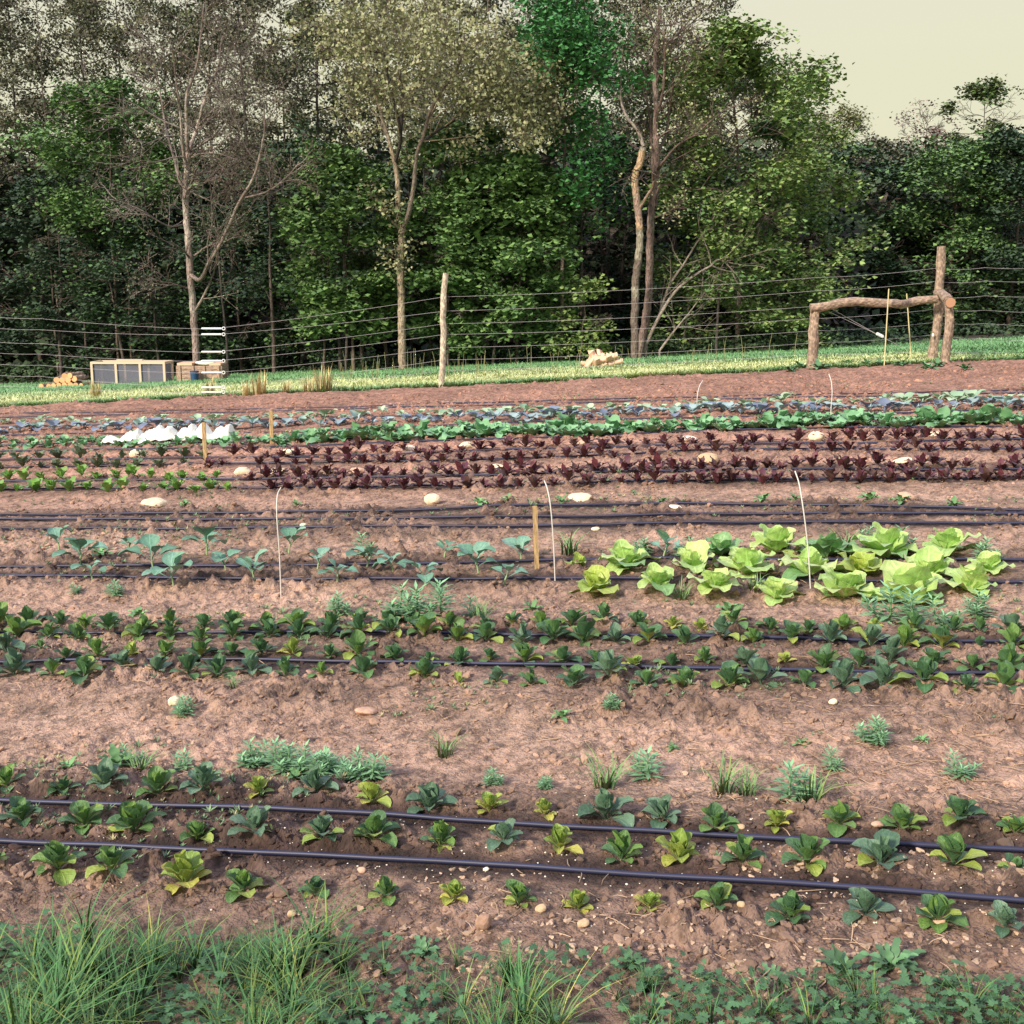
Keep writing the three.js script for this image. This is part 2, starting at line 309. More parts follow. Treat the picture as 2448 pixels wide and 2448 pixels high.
{ // loose clods and crumbs
  const r = rng(71), mat = std(1, 1, 1, 1, { vertexColors: true });
  const sets = [[], [], []];
  for (let i = 0; i < 64000; i++) {
    const d = 2.2 * Math.pow(20.5 / 2.2, Math.pow(r(), 0.9)), x = (r() * 2 - 1) * (0.5 * d + 0.6), z = -d, path = pathAt(x, d); if (tapeNear(x, d) < 0.03) continue;
    if (r() < path * 0.6 || fbm(x * 1.7 + 5, z * 1.7, 2, 3) < 0.36 + 0.2 * r() - 0.1) continue;
    const s = (0.0030 + 0.010 * Math.pow(r(), 5) + 0.012 * Math.pow(r(), 14)) * (0.7 + d * 0.06), q = soilColor(x, z), b = 0.72 + 0.38 * r(), dryer = r() < 0.06 ? 0.05 : 0;
    sets[i % 3].push({ x, y: groundY(x, z) + s * 0.25, z, ry: r() * 6.3, rx: r(), s: [s * (0.8 + 0.5 * r()), s * (0.6 + 0.4 * r()), s], c: [q[0] * b + dryer, q[1] * b + dryer * 0.9, q[2] * b + dryer * 0.75] });
  }
  sets.forEach((l, i) => scatter('soil_clods', 'loose brown clods and crumbs on the tilled soil', lumpGeometry(80 + i, 1, 0.6, 0.8), mat, l));
  const per = [];
  for (let i = 0; i < 620; i++) { const t = r() < 0.55 ? 1 : 0, x = (r() * 2 - 1) * 2.3, d = tapeDepth(t, x) + (r() + r() + r() - 1.6) * 0.28; if (tapeNear(x, d) < 0.012) continue; const s = 0.0022 + 0.0026 * r() * r(); per.push({ x, y: groundY(x, -d) + s * 0.5, z: -d, ry: r() * 6, s: [s, s * 0.8, s], c: [0.72, 0.68, 0.58] }); }
  scatter('white_grit', 'scattered white grit in the nearest spinach bed', lumpGeometry(90, 0, 0.3, 0.8), mat, per);
  const peb = []; for (let i = 0; i < 1000; i++) { const d = 2.45 + 0.75 * r(), x = -0.3 + 1.9 * r() - (r() < 0.25 ? 1.2 * r() : 0); if (tapeNear(x, d) < 0.02 || fbm(x * 3 + 8, d * 3, 2, 64) < 0.42) continue; const s = 0.003 + 0.008 * Math.pow(r(), 3), v = 0.7 + 0.5 * r(); peb.push({ x, y: groundY(x, -d) + s * 0.3, z: -d, ry: r() * 6, rx: r(), s: [s * 1.2, s * 0.8, s], c: [0.43 * v, 0.32 * v, 0.24 * v] }); }
  scatter('pebbles', 'small tan pebbles on the soil in front of the spinach', lumpGeometry(91, 1, 0.65, 0.8), mat, peb);
  // straw
  const st = [], b = new Build(); b.tube([V(-0.5, 0, 0), V(-0.15, 0.02, 0.02), V(0.2, 0.03, 0.03), V(0.5, 0, -0.03)], [0.018, 0.024, 0.022, 0.012], 4, white);
  for (let i = 0; i < 3800; i++) {
    let d, x; if (r() < 0.62) { x = (r() * 2 - 1) * 3; d = lerp(tapeDepth(0, x), tapeDepth(3, x), 0.12 + 0.78 * r()); } else { d = 2.5 + 9 * r() * r(); x = (r() * 2 - 1) * (0.5 * d + 0.3); }
    if (fbm(x * 1.3 + 70, d * 1.3, 3, 63) < 0.42 + 0.16 * r() || tapeNear(x, d) < 0.03) continue;
    const L = 0.018 + 0.085 * Math.pow(r(), 3), th = 0.05 + 0.05 * r(), v = 0.55 + 0.5 * r(); st.push({ x, y: groundY(x, -d) + 0.006, z: -d, ry: r() * 6.3, rz: (r() - 0.5) * 0.4, s: [L, 0.06, 0.05 + th * 0.3], c: [0.52 * v, 0.37 * v, 0.25 * v] });
  }
  scatter('dry_straw', 'dry straw and root litter strewn on the paths', b.geometry(), std(1, 1, 1, 0.9), st);
}

// ================================================================== DRIP TAPES
const beds = ['nearest spinach bed', 'nearest spinach bed', 'second spinach bed', 'second spinach bed', 'broccoli and pale lettuce bed', 'broccoli and pale lettuce bed', 'empty bed', 'empty bed', 'empty bed', 'nearer red lettuce bed', 'nearer red lettuce bed', 'farther red lettuce bed', 'farther red lettuce bed', 'green kale bed', 'green kale bed', 'blue cabbage bed', 'blue cabbage bed', 'bare bed by the far soil', 'bare bed by the far soil'];
const which = ['upper', 'lower', 'upper', 'lower', 'upper', 'lower', 'upper of three', 'middle of three', 'lower of three', 'upper', 'lower', 'upper', 'lower', 'upper', 'lower', 'upper', 'lower', 'upper', 'lower'];
tapeCurves.forEach((c, i) => {
  const len = c.getLength(), n = Math.round(len / (0.05 + 0.006 * i)), pts = c.getSpacedPoints(n), rad = [], o = V();
  pts.forEach((p, k) => { p.y = G(p.x, p.z) + (i < 6 ? 0.006 : 0.014) + 0.004 * (vnoise(k * 0.13, i, 5) - 0.5) + (fbm(p.x * 1.1, p.z * 1.1, 3, 1) - 0.5) * 0.035; p.z += 0.010 * (vnoise(k * 0.06, i, 6) - 0.5); rad.push(i < 9 ? 0.0083 : 0.0088); });
  o.copy(pts[n >> 1]);
  place(new THREE.Mesh(new Build().tube(pts, rad, 8, white).geometry(o), M.tape), 'drip_tape', `black drip irrigation tape, ${which[i]} line in the ${beds[i]}`, 'drip tape', 'drip tapes along the beds').position.copy(o);
});

// ================================================================== VEGETABLES
// one leaf: grows up (+y) and bends outwards (+z); t along, s across
function leafGeometry({ rows = 6, cols = 4, petiole = 0.25, width = 0.34, tip = 1.6, bend = 0.7, cup = 0.35, wave = 0.05, freq = 3, lobes = 0, seed = 1, stalk = 0.035 }) {
  const p = [], u = [], idx = []; let y = 0, z = 0, r = rng(seed), ph = r() * 6, tw = (r() - 0.5) * 0.3;
  for (let j = 0; j <= rows; j++) {
    const t = 1 - Math.pow(1 - j / rows, 1.35), dt = j ? t - (1 - Math.pow(1 - (j - 1) / rows, 1.35)) : 0, an = bend * Math.pow(t, 1.3) - 0.12; y += Math.cos(an) * dt; z += Math.sin(an) * dt;
    const q = Math.max(0, (t - petiole) / (1 - petiole)), prof = q <= 0 ? 0 : Math.pow(Math.sin(Math.PI * Math.pow(q, 1 / tip * 0.95) * 0.96 + 0.03), 0.75);
    const w = Math.max(t < 1 ? stalk * (1 - 0.5 * t) : 0.012, width * prof * (1 + lobes * Math.sin(q * 15 + ph)));
    for (let i = 0; i <= cols; i++) {
      const s = i / cols * 2 - 1, a = Math.abs(s), lift = cup * w * a * a + wave * prof * a * Math.sin(t * freq * 6 + ph + s * 2), cn = Math.cos(an), sn = Math.sin(an);
      p.push(s * w + tw * q * q * 0.3, y + lift * sn, z - lift * cn); u.push(i / cols, t);
    }
  }
  const k = cols + 1; for (let j = 0; j < rows; j++) for (let i = 0; i < cols; i++) { const a = j * k + i; idx.push(a, a + 1, a + k, a + 1, a + k + 1, a + k); }
  const g = new THREE.BufferGeometry(); g.setAttribute('position', new THREE.Float32BufferAttribute(p, 3)); g.setAttribute('uv', new THREE.Float32BufferAttribute(u, 2)); g.setIndex(idx); g.computeVertexNormals(); return g;
}
const spinachLeaves = [0, 1, 2, 3, 4, 5].map((i) => leafGeometry({ width: 0.27 + 0.03 * (i % 3), bend: 0.3 + 0.24 * i, cup: 0.6 - 0.12 * (i % 4), wave: 0.035 + 0.012 * (i % 3), freq: 1.6 + 0.4 * i, petiole: 0.28, tip: 0.84, seed: 100 + i }));
const lettuceLeaves = [0, 1, 2, 3, 4].map((i) => leafGeometry({ rows: 6, cols: 6, width: 0.38 + 0.03 * (i % 3), bend: 0.45 + 0.28 * i, cup: 0.3 - 0.14 * (i % 3), wave: 0.10, freq: 2.8 + 0.5 * i, petiole: 0.06, stalk: 0.09, tip: 0.85, seed: 120 + i }));
const broccoliLeaves = [0, 1, 2, 3].map((i) => leafGeometry({ rows: 7, cols: 4, width: 0.33, bend: 0.9 + 0.3 * i, cup: 0.3, wave: 0.04, freq: 2, petiole: 0.36, stalk: 0.028, tip: 1.1, seed: 140 + i }));
const redLeaves = [0, 1, 2].map((i) => leafGeometry({ rows: 6, cols: 2, width: 0.19, bend: 0.3 + 0.3 * i, cup: 0.3, wave: 0.07, freq: 3, petiole: 0.1, stalk: 0.05, lobes: 0.35, tip: 1.0, seed: 150 + i }));
const T = {   // leaf tones seen in the photograph
  dark: [leafMat(0.09, 0.225, 0.092), leafMat(0.13, 0.29, 0.10), leafMat(0.07, 0.18, 0.085)],
  mid: [leafMat(0.13, 0.28, 0.08), leafMat(0.18, 0.35, 0.08), leafMat(0.09, 0.215, 0.085)],
  blue: [leafMat(0.135, 0.265, 0.175), leafMat(0.10, 0.215, 0.135), leafMat(0.175, 0.32, 0.21)],
  light: [leafMat(0.38, 0.50, 0.10), leafMat(0.28, 0.43, 0.085)],
  yellow: [leafMat(0.60, 0.60, 0.13), leafMat(0.48, 0.54, 0.10)],
  lettuce: [leafMat(0.64, 0.90, 0.31, 0.6, 0.3), leafMat(0.72, 0.93, 0.36, 0.6, 0.3), leafMat(0.54, 0.82, 0.27, 0.6, 0.3)],
  lettuceGreen: [leafMat(0.26, 0.52, 0.22, 0.5, 0.3), leafMat(0.31, 0.58, 0.24, 0.5, 0.3)],
  lettuceYellow: [leafMat(0.55, 0.70, 0.14, 0.5, 0.3), leafMat(0.48, 0.66, 0.14, 0.5, 0.3)],
  broccoli: [leafMat(0.19, 0.43, 0.31, 0.6), leafMat(0.25, 0.50, 0.39, 0.6), leafMat(0.15, 0.35, 0.24, 0.6)],
};
const Y = V(0, 1, 0), X = V(1, 0, 0);
function rosette(o, leaves, tone, n, size, r, { outer = 1.15, inner = 0.2, extra = null, extraP = 0, upward = 0.75 }) {
  let az = r() * 6.28;
  for (let i = 0; i < n; i++) {
    const f = i / (n - 1 || 1), tilt = lerp(outer, inner, Math.pow(f, 0.8)) + (r() - 0.5) * 0.3, sc = size * lerp(0.92, upward, f) * (0.72 + 0.5 * r()); az += 2.39996 + (r() - 0.5) * 0.7;
    const low = f < 0.45 && extra && r() < extraP, mats = low ? extra : tone, m = part(o, 'leaf', leaves[Math.min(leaves.length - 1, Math.floor((1 - f) * leaves.length * (0.6 + 0.5 * r())))], mats[Math.floor(r() * mats.length)]);
    m.quaternion.setFromAxisAngle(Y, az).multiply(new THREE.Quaternion().setFromAxisAngle(X, tilt)); m.scale.set(sc * (0.9 + 0.25 * r()), sc, sc); m.position.set(Math.sin(az) * size * 0.04 * (1 - f), -0.004, Math.cos(az) * size * 0.04 * (1 - f));
  }
}
const toneWord = { dark: 'dark green', mid: 'bright green', blue: 'bluish green', yellow: 'yellowish' };
const tones = { d: 'dark', m: 'mid', b: 'blue', y: 'yellow' };
function spinachRow(entries, rowWords, group, seed, rows) {
  const r = rng(seed), list = entries.map(([q, w, t]) => ({ q, w: w / 2.415, t: tones[t] })).sort((a, b) => a.q[0] - b.q[0]);
  list.forEach((e, i) => { e.i = i; });
  const n0 = list.length, gap = (list[n0 - 1].q[0] - list[0].q[0]) / (n0 - 1), sl = (list[n0 - 1].q[1] - list[0].q[1]) / (list[n0 - 1].q[0] - list[0].q[0]);
  for (const s of [-1, 1]) { const e = s < 0 ? list[0] : list[n0 - 1]; let k = 1; for (let x = e.q[0] + s * gap; x > -130 && x < 2580; x += s * gap * (0.85 + 0.3 * r()), k++) list.push({ q: [x, e.q[1] + (x - e.q[0]) * sl + 4 * (r() - 0.5)], w: 60 + 22 * r(), t: ['dark', 'mid', 'blue'][Math.floor(r() * 3)], end: `${ord(k)} spinach plant off the ${s < 0 ? 'left' : 'right'} end of the ${rowWords}` }); }
  list.forEach((e) => {
    const i = e.i, b = pick(...e.q), size = e.w / F * -b.z * (rows ? 0.80 : 0.80), o = new THREE.Group();
    const tone = e.t === 'yellow' ? T.light : T[e.t], ex = e.t === 'yellow' ? T.yellow : T.light, small = e.w < 45;
    rosette(o, spinachLeaves, tone, Math.round((rows ? 13 : 10) * (small ? 0.7 : 1) + 3 * r()), Math.max(size, 0.055), r, { outer: 1.0, inner: 0.12, extra: ex, extraP: e.t === 'yellow' ? 0.75 : e.t === 'blue' ? 0.12 : 0.35, upward: 0.95 });
    o.position.set(b.x, groundY(b.x, b.z), b.z);
    place(o, 'spinach_plant', e.end ?? `${toneWord[e.t]} spinach plant, ${ord(i + 1)} from left in ${rowWords}`, 'spinach', group);
  });
}
const S = (z, ...l) => l.map(([x, y, w, t]) => [z(x, y), w, t ?? 'm']);
const g1 = 'spinach plants in the nearest bed', g2 = 'spinach plants in the second bed';
spinachRow([...S(zD, [170, 262, 130, 'd'], [415, 250, 200, 'b'], [718, 288, 200, 'm'], [980, 280, 215, 'b'], [1295, 300, 130, 'y'], [1625, 288, 215, 'b']),
  ...S(zE, [262, 330, 175, 'y'], [600, 360, 215, 'b'], [940, 380, 170, 'y'], [1262, 388, 130, 'y'], [1612, 420, 250, 'b']),
  ...S(zF, [60, 430, 190, 'b'], [365, 475, 195, 'm'], [715, 470, 160, 'y'], [1075, 470, 200, 'm'], [1440, 495, 195, 'm'], [1765, 510, 210, 'd'])], 'far row of the nearest bed', g1, 201, 1);
spinachRow([...S(zD, [295, 465, 205], [575, 490, 255], [945, 545, 160], [1280, 545, 215, 'b'], [1665, 575, 200, 'b']),
  ...S(zE, [275, 568, 215], [660, 570, 215], [1025, 590, 170, 'b'], [1345, 605, 185, 'y'], [1705, 665, 235]),
  ...S(zF, [155, 660, 230, 'y'], [520, 690, 215], [890, 705, 235], [1315, 715, 290, 'b'], [1735, 730, 250])], 'middle row of the nearest bed', g1, 202, 1);
spinachRow([...S(zD, [145, 745, 225], [460, 760, 225], [875, 800, 265, 'y'], [1215, 845, 215], [1625, 860, 155, 'd']),
  ...S(zE, [345, 905, 170], [735, 905, 155, 'y'], [1115, 940, 200], [1455, 960, 150, 'y'], [1870, 965, 130, 'y']),
  ...S(zF, [365, 965, 195], [795, 1030, 220, 'd'], [1225, 1010, 225, 'b'], [1640, 1050, 225])], 'near row of the nearest bed', g1, 203, 1);
const dk = (l) => l.map((e) => e.length < 4 ? [...e, 'd'] : e);
spinachRow([...S(zA, ...dk([[155, 615, 120], [300, 625, 120, 'm'], [465, 640, 100, 'm'], [640, 640, 130, 'm'], [790, 615, 135, 'm'], [985, 640, 120], [1150, 630, 135], [1345, 640, 140, 'm'], [1520, 640, 150, 'm']])),
  ...S(zB, ...dk([[30, 630, 130], [190, 620, 130], [355, 620, 150], [520, 635, 120], [715, 635, 130, 'm'], [915, 645, 120], [1075, 620, 120], [1240, 635, 125, 'm'], [1420, 630, 140], [1600, 622, 150], [1800, 630, 140]])),
  ...S(zC, ...dk([[115, 625, 100, 'y'], [270, 642, 100, 'y'], [465, 645, 140], [680, 648, 120], [895, 645, 110], [1105, 640, 140, 'm'], [1280, 625, 80, 'y'], [1510, 645, 150], [1735, 645, 140], [1890, 655, 110]]))], 'farthest row of the second bed', g2, 204);
spinachRow([...S(zA, ...dk([[90, 690, 130, 'm'], [260, 700, 135, 'm'], [435, 695, 145], [605, 690, 130, 'm'], [790, 695, 130], [965, 705, 110, 'm'], [1150, 690, 150], [1360, 682, 140], [1530, 685, 150], [1700, 685, 140]])),
  ...S(zB, ...dk([[190, 690, 150], [370, 690, 140], [565, 705, 190, 'm'], [755, 705, 160, 'm'], [920, 695, 160], [1125, 715, 150, 'b'], [1310, 705, 160], [1485, 710, 200], [1670, 710, 140, 'b'], [1860, 720, 150]])),
  ...S(zC, ...dk([[185, 722, 160], [400, 720, 165, 'b'], [585, 712, 140, 'm'], [800, 720, 160], [1025, 716, 160, 'b'], [1260, 732, 180, 'b'], [1450, 727, 160, 'm'], [1670, 750, 190], [1885, 745, 90]]))], 'second row of the second bed', g2, 205);
spinachRow([...S(zA, ...dk([[45, 780, 60], [190, 810, 105], [370, 800, 140, 'm'], [565, 800, 110, 'y'], [760, 800, 135, 'm'], [960, 800, 150], [1150, 795, 135], [1320, 792, 160], [1500, 788, 130, 'y']])),
  ...S(zB, ...dk([[20, 797, 110], [185, 788, 180, 'm'], [400, 815, 130], [590, 818, 85], [770, 826, 140], [945, 812, 110], [1145, 818, 150, 'm'], [1365, 826, 160], [1565, 832, 120], [1775, 846, 110, 'y']])),
  ...S(zC, ...dk([[110, 846, 140], [300, 828, 120, 'm'], [535, 840, 175, 'b'], [765, 836, 90, 'y'], [990, 856, 180], [1195, 846, 160], [1370, 838, 200, 'b'], [1620, 852, 160], [1845, 860, 140]]))], 'third row of the second bed', g2, 206);
spinachRow([...S(zA, ...dk([[110, 905, 160], [300, 930, 200], [520, 892, 160, 'b'], [710, 902, 150, 'b'], [895, 927, 165], [1065, 922, 160], [1260, 897, 160, 'b'], [1455, 907, 150], [1665, 912, 110, 'm']])),
  ...S(zB, ...dk([[215, 902, 170], [570, 922, 150], [765, 962, 80, 'y'], [985, 957, 130, 'b'], [1180, 967, 120], [1430, 962, 170], [1625, 952, 190, 'b'], [1845, 972, 160]])),
  ...S(zC, ...dk([[185, 972, 170], [440, 962, 190], [625, 957, 210, 'b'], [875, 972, 150], [1100, 972, 200, 'b'], [1330, 977, 220, 'b'], [1565, 972, 210], [1810, 982, 150]]))], 'nearest row of the second bed', g2, 207);

{ // broccoli seedlings
  const r = rng(301), stem = std(0.30, 0.42, 0.22, 0.7);
  const l = [...S(zA, [150, 205, 130], [270, 275, 180], [345, 365, 140], [565, 215, 100], [690, 300, 180], [1000, 205, 170], [1115, 322, 150], [810, 388, 180], [1275, 366, 165], [1475, 208, 140], [1640, 312, 130], [1755, 382, 130]), ...S(zB, [235, 290, 150], [390, 312, 120], [680, 228, 110], [575, 387, 160], [880, 312, 170], [1125, 238, 140], [1025, 387, 145]), ...S(zC, [60, 228, 160])].sort((a, b) => a[0][0] - b[0][0]);
  l.forEach(([q, w], i) => {
    const b = pick(...q), size = w / 2.415 / F * -b.z * 1.12, o = new THREE.Group(), h = size * 0.38, lean = (r() - 0.5) * 0.05;
    part(o, 'stem', new Build().tube([V(0, -0.01, 0), V(lean * 0.4, h * 0.5, 0), V(lean, h, 0)], [0.006, 0.0055, 0.004], 6, white).geometry(), stem);
    const n = 4 + Math.floor(r() * 2.5); let az = r() * 6.28;
    for (let k = 0; k < n; k++) { az += 2.1 + r() * 0.7; const f = k / n, m = part(o, 'leaf', broccoliLeaves[Math.floor(r() * 4)], T.broccoli[Math.floor(r() * 3)]), sc = size * (0.78 + 0.4 * r()) * (1 - 0.25 * f); m.quaternion.setFromAxisAngle(Y, az).multiply(new THREE.Quaternion().setFromAxisAngle(X, lerp(0.75, 0.15, f) + (r() - 0.5) * 0.3)); m.scale.setScalar(sc); m.position.set(lean * (0.5 + f / 2), h * (0.45 + 0.5 * f), 0); }
    o.position.set(b.x, groundY(b.x, b.z), b.z);
    place(o, 'broccoli_seedling', `blue-green broccoli seedling, ${ord(i + 1)} from the left of its bed`, 'seedling', 'broccoli seedlings');
  });
}
{ // pale butterhead lettuces
  const r = rng(302);
  const l = [...S(zB, [1455, 278, 120, 'y'], [1725, 292, 260, 'l'], [1550, 417, 210, 'y']), ...S(zC, [20, 412, 200, 'l'], [225, 302, 250, 'l'], [390, 218, 190, 'g'], [545, 317, 270, 'l'], [360, 430, 240, 'l'], [720, 437, 210, 'l'], [710, 208, 230, 'l'], [905, 328, 260, 'l'], [1000, 217, 220, 'g'], [1110, 428, 300, 'l'], [1205, 317, 240, 'y'], [1345, 222, 280, 'l'], [1480, 448, 350, 'l'], [1590, 338, 270, 'l'], [1700, 195, 250, 'l'], [1840, 405, 270, 'l'], [1930, 300, 200, 'l'])].sort((a, b) => a[0][0] - b[0][0]);
  l.forEach(([q, w, t], i) => {
    const b = pick(...q), size = w / 2.415 / F * -b.z * 0.94, o = new THREE.Group();
    rosette(o, lettuceLeaves, t === 'g' ? T.lettuceGreen : t === 'y' ? T.lettuceYellow : T.lettuce, w < 150 ? 7 : 10 + Math.floor(r() * 3), size, r, { outer: 1.1, inner: 0.25, extra: t === 'l' ? T.lettuceGreen : null, extraP: 0.15, upward: 0.7 });
    o.position.set(b.x, groundY(b.x, b.z), b.z);
    place(o, 'pale_lettuce', `${t === 'g' ? 'mid green' : t === 'y' ? 'yellow-green' : 'pale green'} butterhead lettuce, ${ord(i + 1)} from the left of its bed`, 'lettuce', 'pale lettuces');
  });
}
// small far plants: one mesh each, a few shapes per kind
function merged(leaves, n, r, { outer, inner, colors, aspect = 1 }) {
  const parts = []; let az = r() * 6;
  for (let i = 0; i < n; i++) {
    const f = i / n, g = leaves[Math.floor(r() * leaves.length)].clone(), sc = (0.75 + 0.4 * r()) * lerp(1, 0.8, f), q = new THREE.Quaternion().setFromAxisAngle(Y, az).multiply(new THREE.Quaternion().setFromAxisAngle(X, lerp(outer, inner, f) + (r() - 0.5) * 0.3)); az += 2.4 + (r() - 0.5) * 0.6;
    g.applyMatrix4(new THREE.Matrix4().compose(V(0, -0.02, 0), q, V(sc * aspect, sc, sc))); const c = colors[Math.floor(r() * colors.length)], a = [], v = 0.8 + 0.4 * r(); for (let k = 0; k < g.attributes.position.count; k++) a.push(c[0] * v, c[1] * v, c[2] * v);
    g.setAttribute('color', new THREE.Float32BufferAttribute(a, 3)); parts.push(g);
  }
  return mergeGeometries(parts);
}
const farMat = new THREE.MeshPhysicalMaterial({ vertexColors: true, roughness: 0.6, transmission: 0.2, thickness: 0, side: THREE.DoubleSide });
const make = (seed, leaves, n, o) => { const r = rng(seed); return [0, 1, 2, 3, 4, 5, 6].map(() => merged(leaves, n + Math.floor(r() * 3), r, o)); };
const shapes = {
  red: make(401, redLeaves, 8, { outer: 0.95, inner: 0.1, colors: [[0.085, 0.022, 0.036], [0.12, 0.028, 0.042], [0.06, 0.02, 0.035], [0.10, 0.05, 0.045]] }),
  green: make(402, redLeaves, 8, { outer: 0.9, inner: 0.1, aspect: 1.3, colors: [[0.16, 0.34, 0.07], [0.22, 0.42, 0.09], [0.12, 0.27, 0.06]] }),
  dusk: make(403, redLeaves, 7, { outer: 0.9, inner: 0.1, aspect: 1.2, colors: [[0.11, 0.18, 0.10], [0.09, 0.14, 0.08], [0.15, 0.20, 0.10]] }),
  kale: make(404, lettuceLeaves, 7, { outer: 1.0, inner: 0.2, aspect: 0.8, colors: [[0.18, 0.40, 0.20], [0.14, 0.32, 0.15], [0.23, 0.46, 0.24]] }),
  cabbage: make(405, broccoliLeaves, 6, { outer: 0.8, inner: 0.15, aspect: 1.15, colors: [[0.26, 0.38, 0.42], [0.33, 0.46, 0.48], [0.17, 0.22, 0.32], [0.28, 0.44, 0.40]] }),
  pale: make(406, broccoliLeaves, 6, { outer: 0.85, inner: 0.2, aspect: 1.1, colors: [[0.34, 0.52, 0.34], [0.26, 0.43, 0.28], [0.40, 0.56, 0.38]] }),
};
function smallRow(line, x0, x1, step, jitter, kind, name, size, label, category, group, seed, skip) {
  const r = rng(seed); let n = 0;
  const yAt = (x) => { let i = 0; while (i < line.length - 2 && line[i + 1][0] < x) i++; const [a, b] = [line[i], line[i + 1]]; return lerp(a[1], b[1], (x - a[0]) / (b[0] - a[0])); };
  for (let x = x0; x < x1; x += step * (0.8 + 0.4 * r())) {
    const px = x, py = yAt(x) + (r() - 0.5) * jitter; if (skip && r() < skip) continue; const b = pick(px, py), s = size * (0.7 + 0.55 * r()) * (kind === 'kale' && px < 640 ? 0.68 : 1), m = new THREE.Mesh(shapes[kind][Math.floor(r() * 7)], farMat);
    m.position.set(b.x, groundY(b.x, b.z), b.z); m.rotation.y = r() * 6.28; m.scale.setScalar(s); n++;
    place(m, name, label(ord(n)), category, group);
  }
}
const off = (l, d) => l.map(([x, y]) => [x, y + d]);
const redA = [[80, 1150], [680, 1142], [1260, 1133], [1780, 1124], [2400, 1123]], redB = [[80, 1177], [680, 1172], [1260, 1164], [1780, 1155], [2400, 1148]];
const redC = [[80, 1096], [680, 1092], [1260, 1073], [1780, 1061], [2400, 1052]], redD = [[80, 1122], [680, 1113], [1260, 1100], [1780, 1081], [2400, 1077]];
const gr = 'red lettuces', say = (what, row) => (o) => `${what}, ${o} from left in ${row}`;
smallRow(redA, 600, 2570, 37, 10, 'red', 'red_lettuce', 0.155, say('dark red lettuce', 'far row of the nearer red bed'), 'lettuce', gr, 501);
smallRow(redB, 650, 2570, 39, 8, 'red', 'red_lettuce', 0.14, say('dark red lettuce', 'near row of the nearer red bed'), 'lettuce', gr, 502);
smallRow(redC, 560, 2570, 36, 9, 'red', 'red_lettuce', 0.155, say('dark red lettuce', 'far row of the farther red bed'), 'lettuce', gr, 503, 0.08);
smallRow(redD, 500, 2570, 39, 8, 'red', 'red_lettuce', 0.14, say('dark red lettuce', 'near row of the farther red bed'), 'lettuce', gr, 504, 0.1);
smallRow(redA, -110, 560, 42, 8, 'green', 'green_lettuce', 0.15, say('small bright green lettuce', 'far row beside the red lettuces'), 'lettuce', 'green lettuces', 505);
smallRow(redB, -110, 560, 41, 8, 'green', 'green_lettuce', 0.14, say('small bright green lettuce', 'near row beside the red lettuces'), 'lettuce', 'green lettuces', 506);
smallRow(redC, -110, 540, 50, 9, 'dusk', 'herb_plant', 0.17, say('dull green herb', 'far row behind the small green lettuces'), 'herb', 'dull green herbs', 507);
smallRow(redD, -110, 470, 48, 9, 'dusk', 'herb_plant', 0.16, say('dull green herb', 'near row behind the small green lettuces'), 'herb', 'dull green herbs', 508);
smallRow([[20, 1060], [680, 1053], [1260, 1036], [1780, 1020], [2430, 1008]], -110, 2570, 36, 8, 'kale', 'kale_plant', 0.225, say('leafy green kale', 'far row of the kale bed'), 'kale', 'kale plants', 509);
smallRow([[20, 1074], [680, 1063], [1260, 1043], [1780, 1026], [2430, 1017]], -110, 2570, 38, 8, 'kale', 'kale_plant', 0.225, say('leafy green kale', 'near row of the kale bed'), 'kale', 'kale plants', 510);
smallRow([[20, 1034], [680, 1021], [1260, 1004], [1780, 990], [2430, 976]], -110, 2570, 41, 9, 'cabbage', 'cabbage_plant', 0.215, say('blue-grey cabbage', 'near row of the cabbage bed'), 'cabbage', 'cabbage plants', 511);
smallRow([[20, 1016], [680, 1003], [1260, 989], [1780, 973], [2430, 958]], -110, 2570, 42, 8, 'pale', 'cabbage_plant', 0.19, say('pale green cabbage', 'far row of the cabbage bed'), 'cabbage', 'cabbage plants', 512);

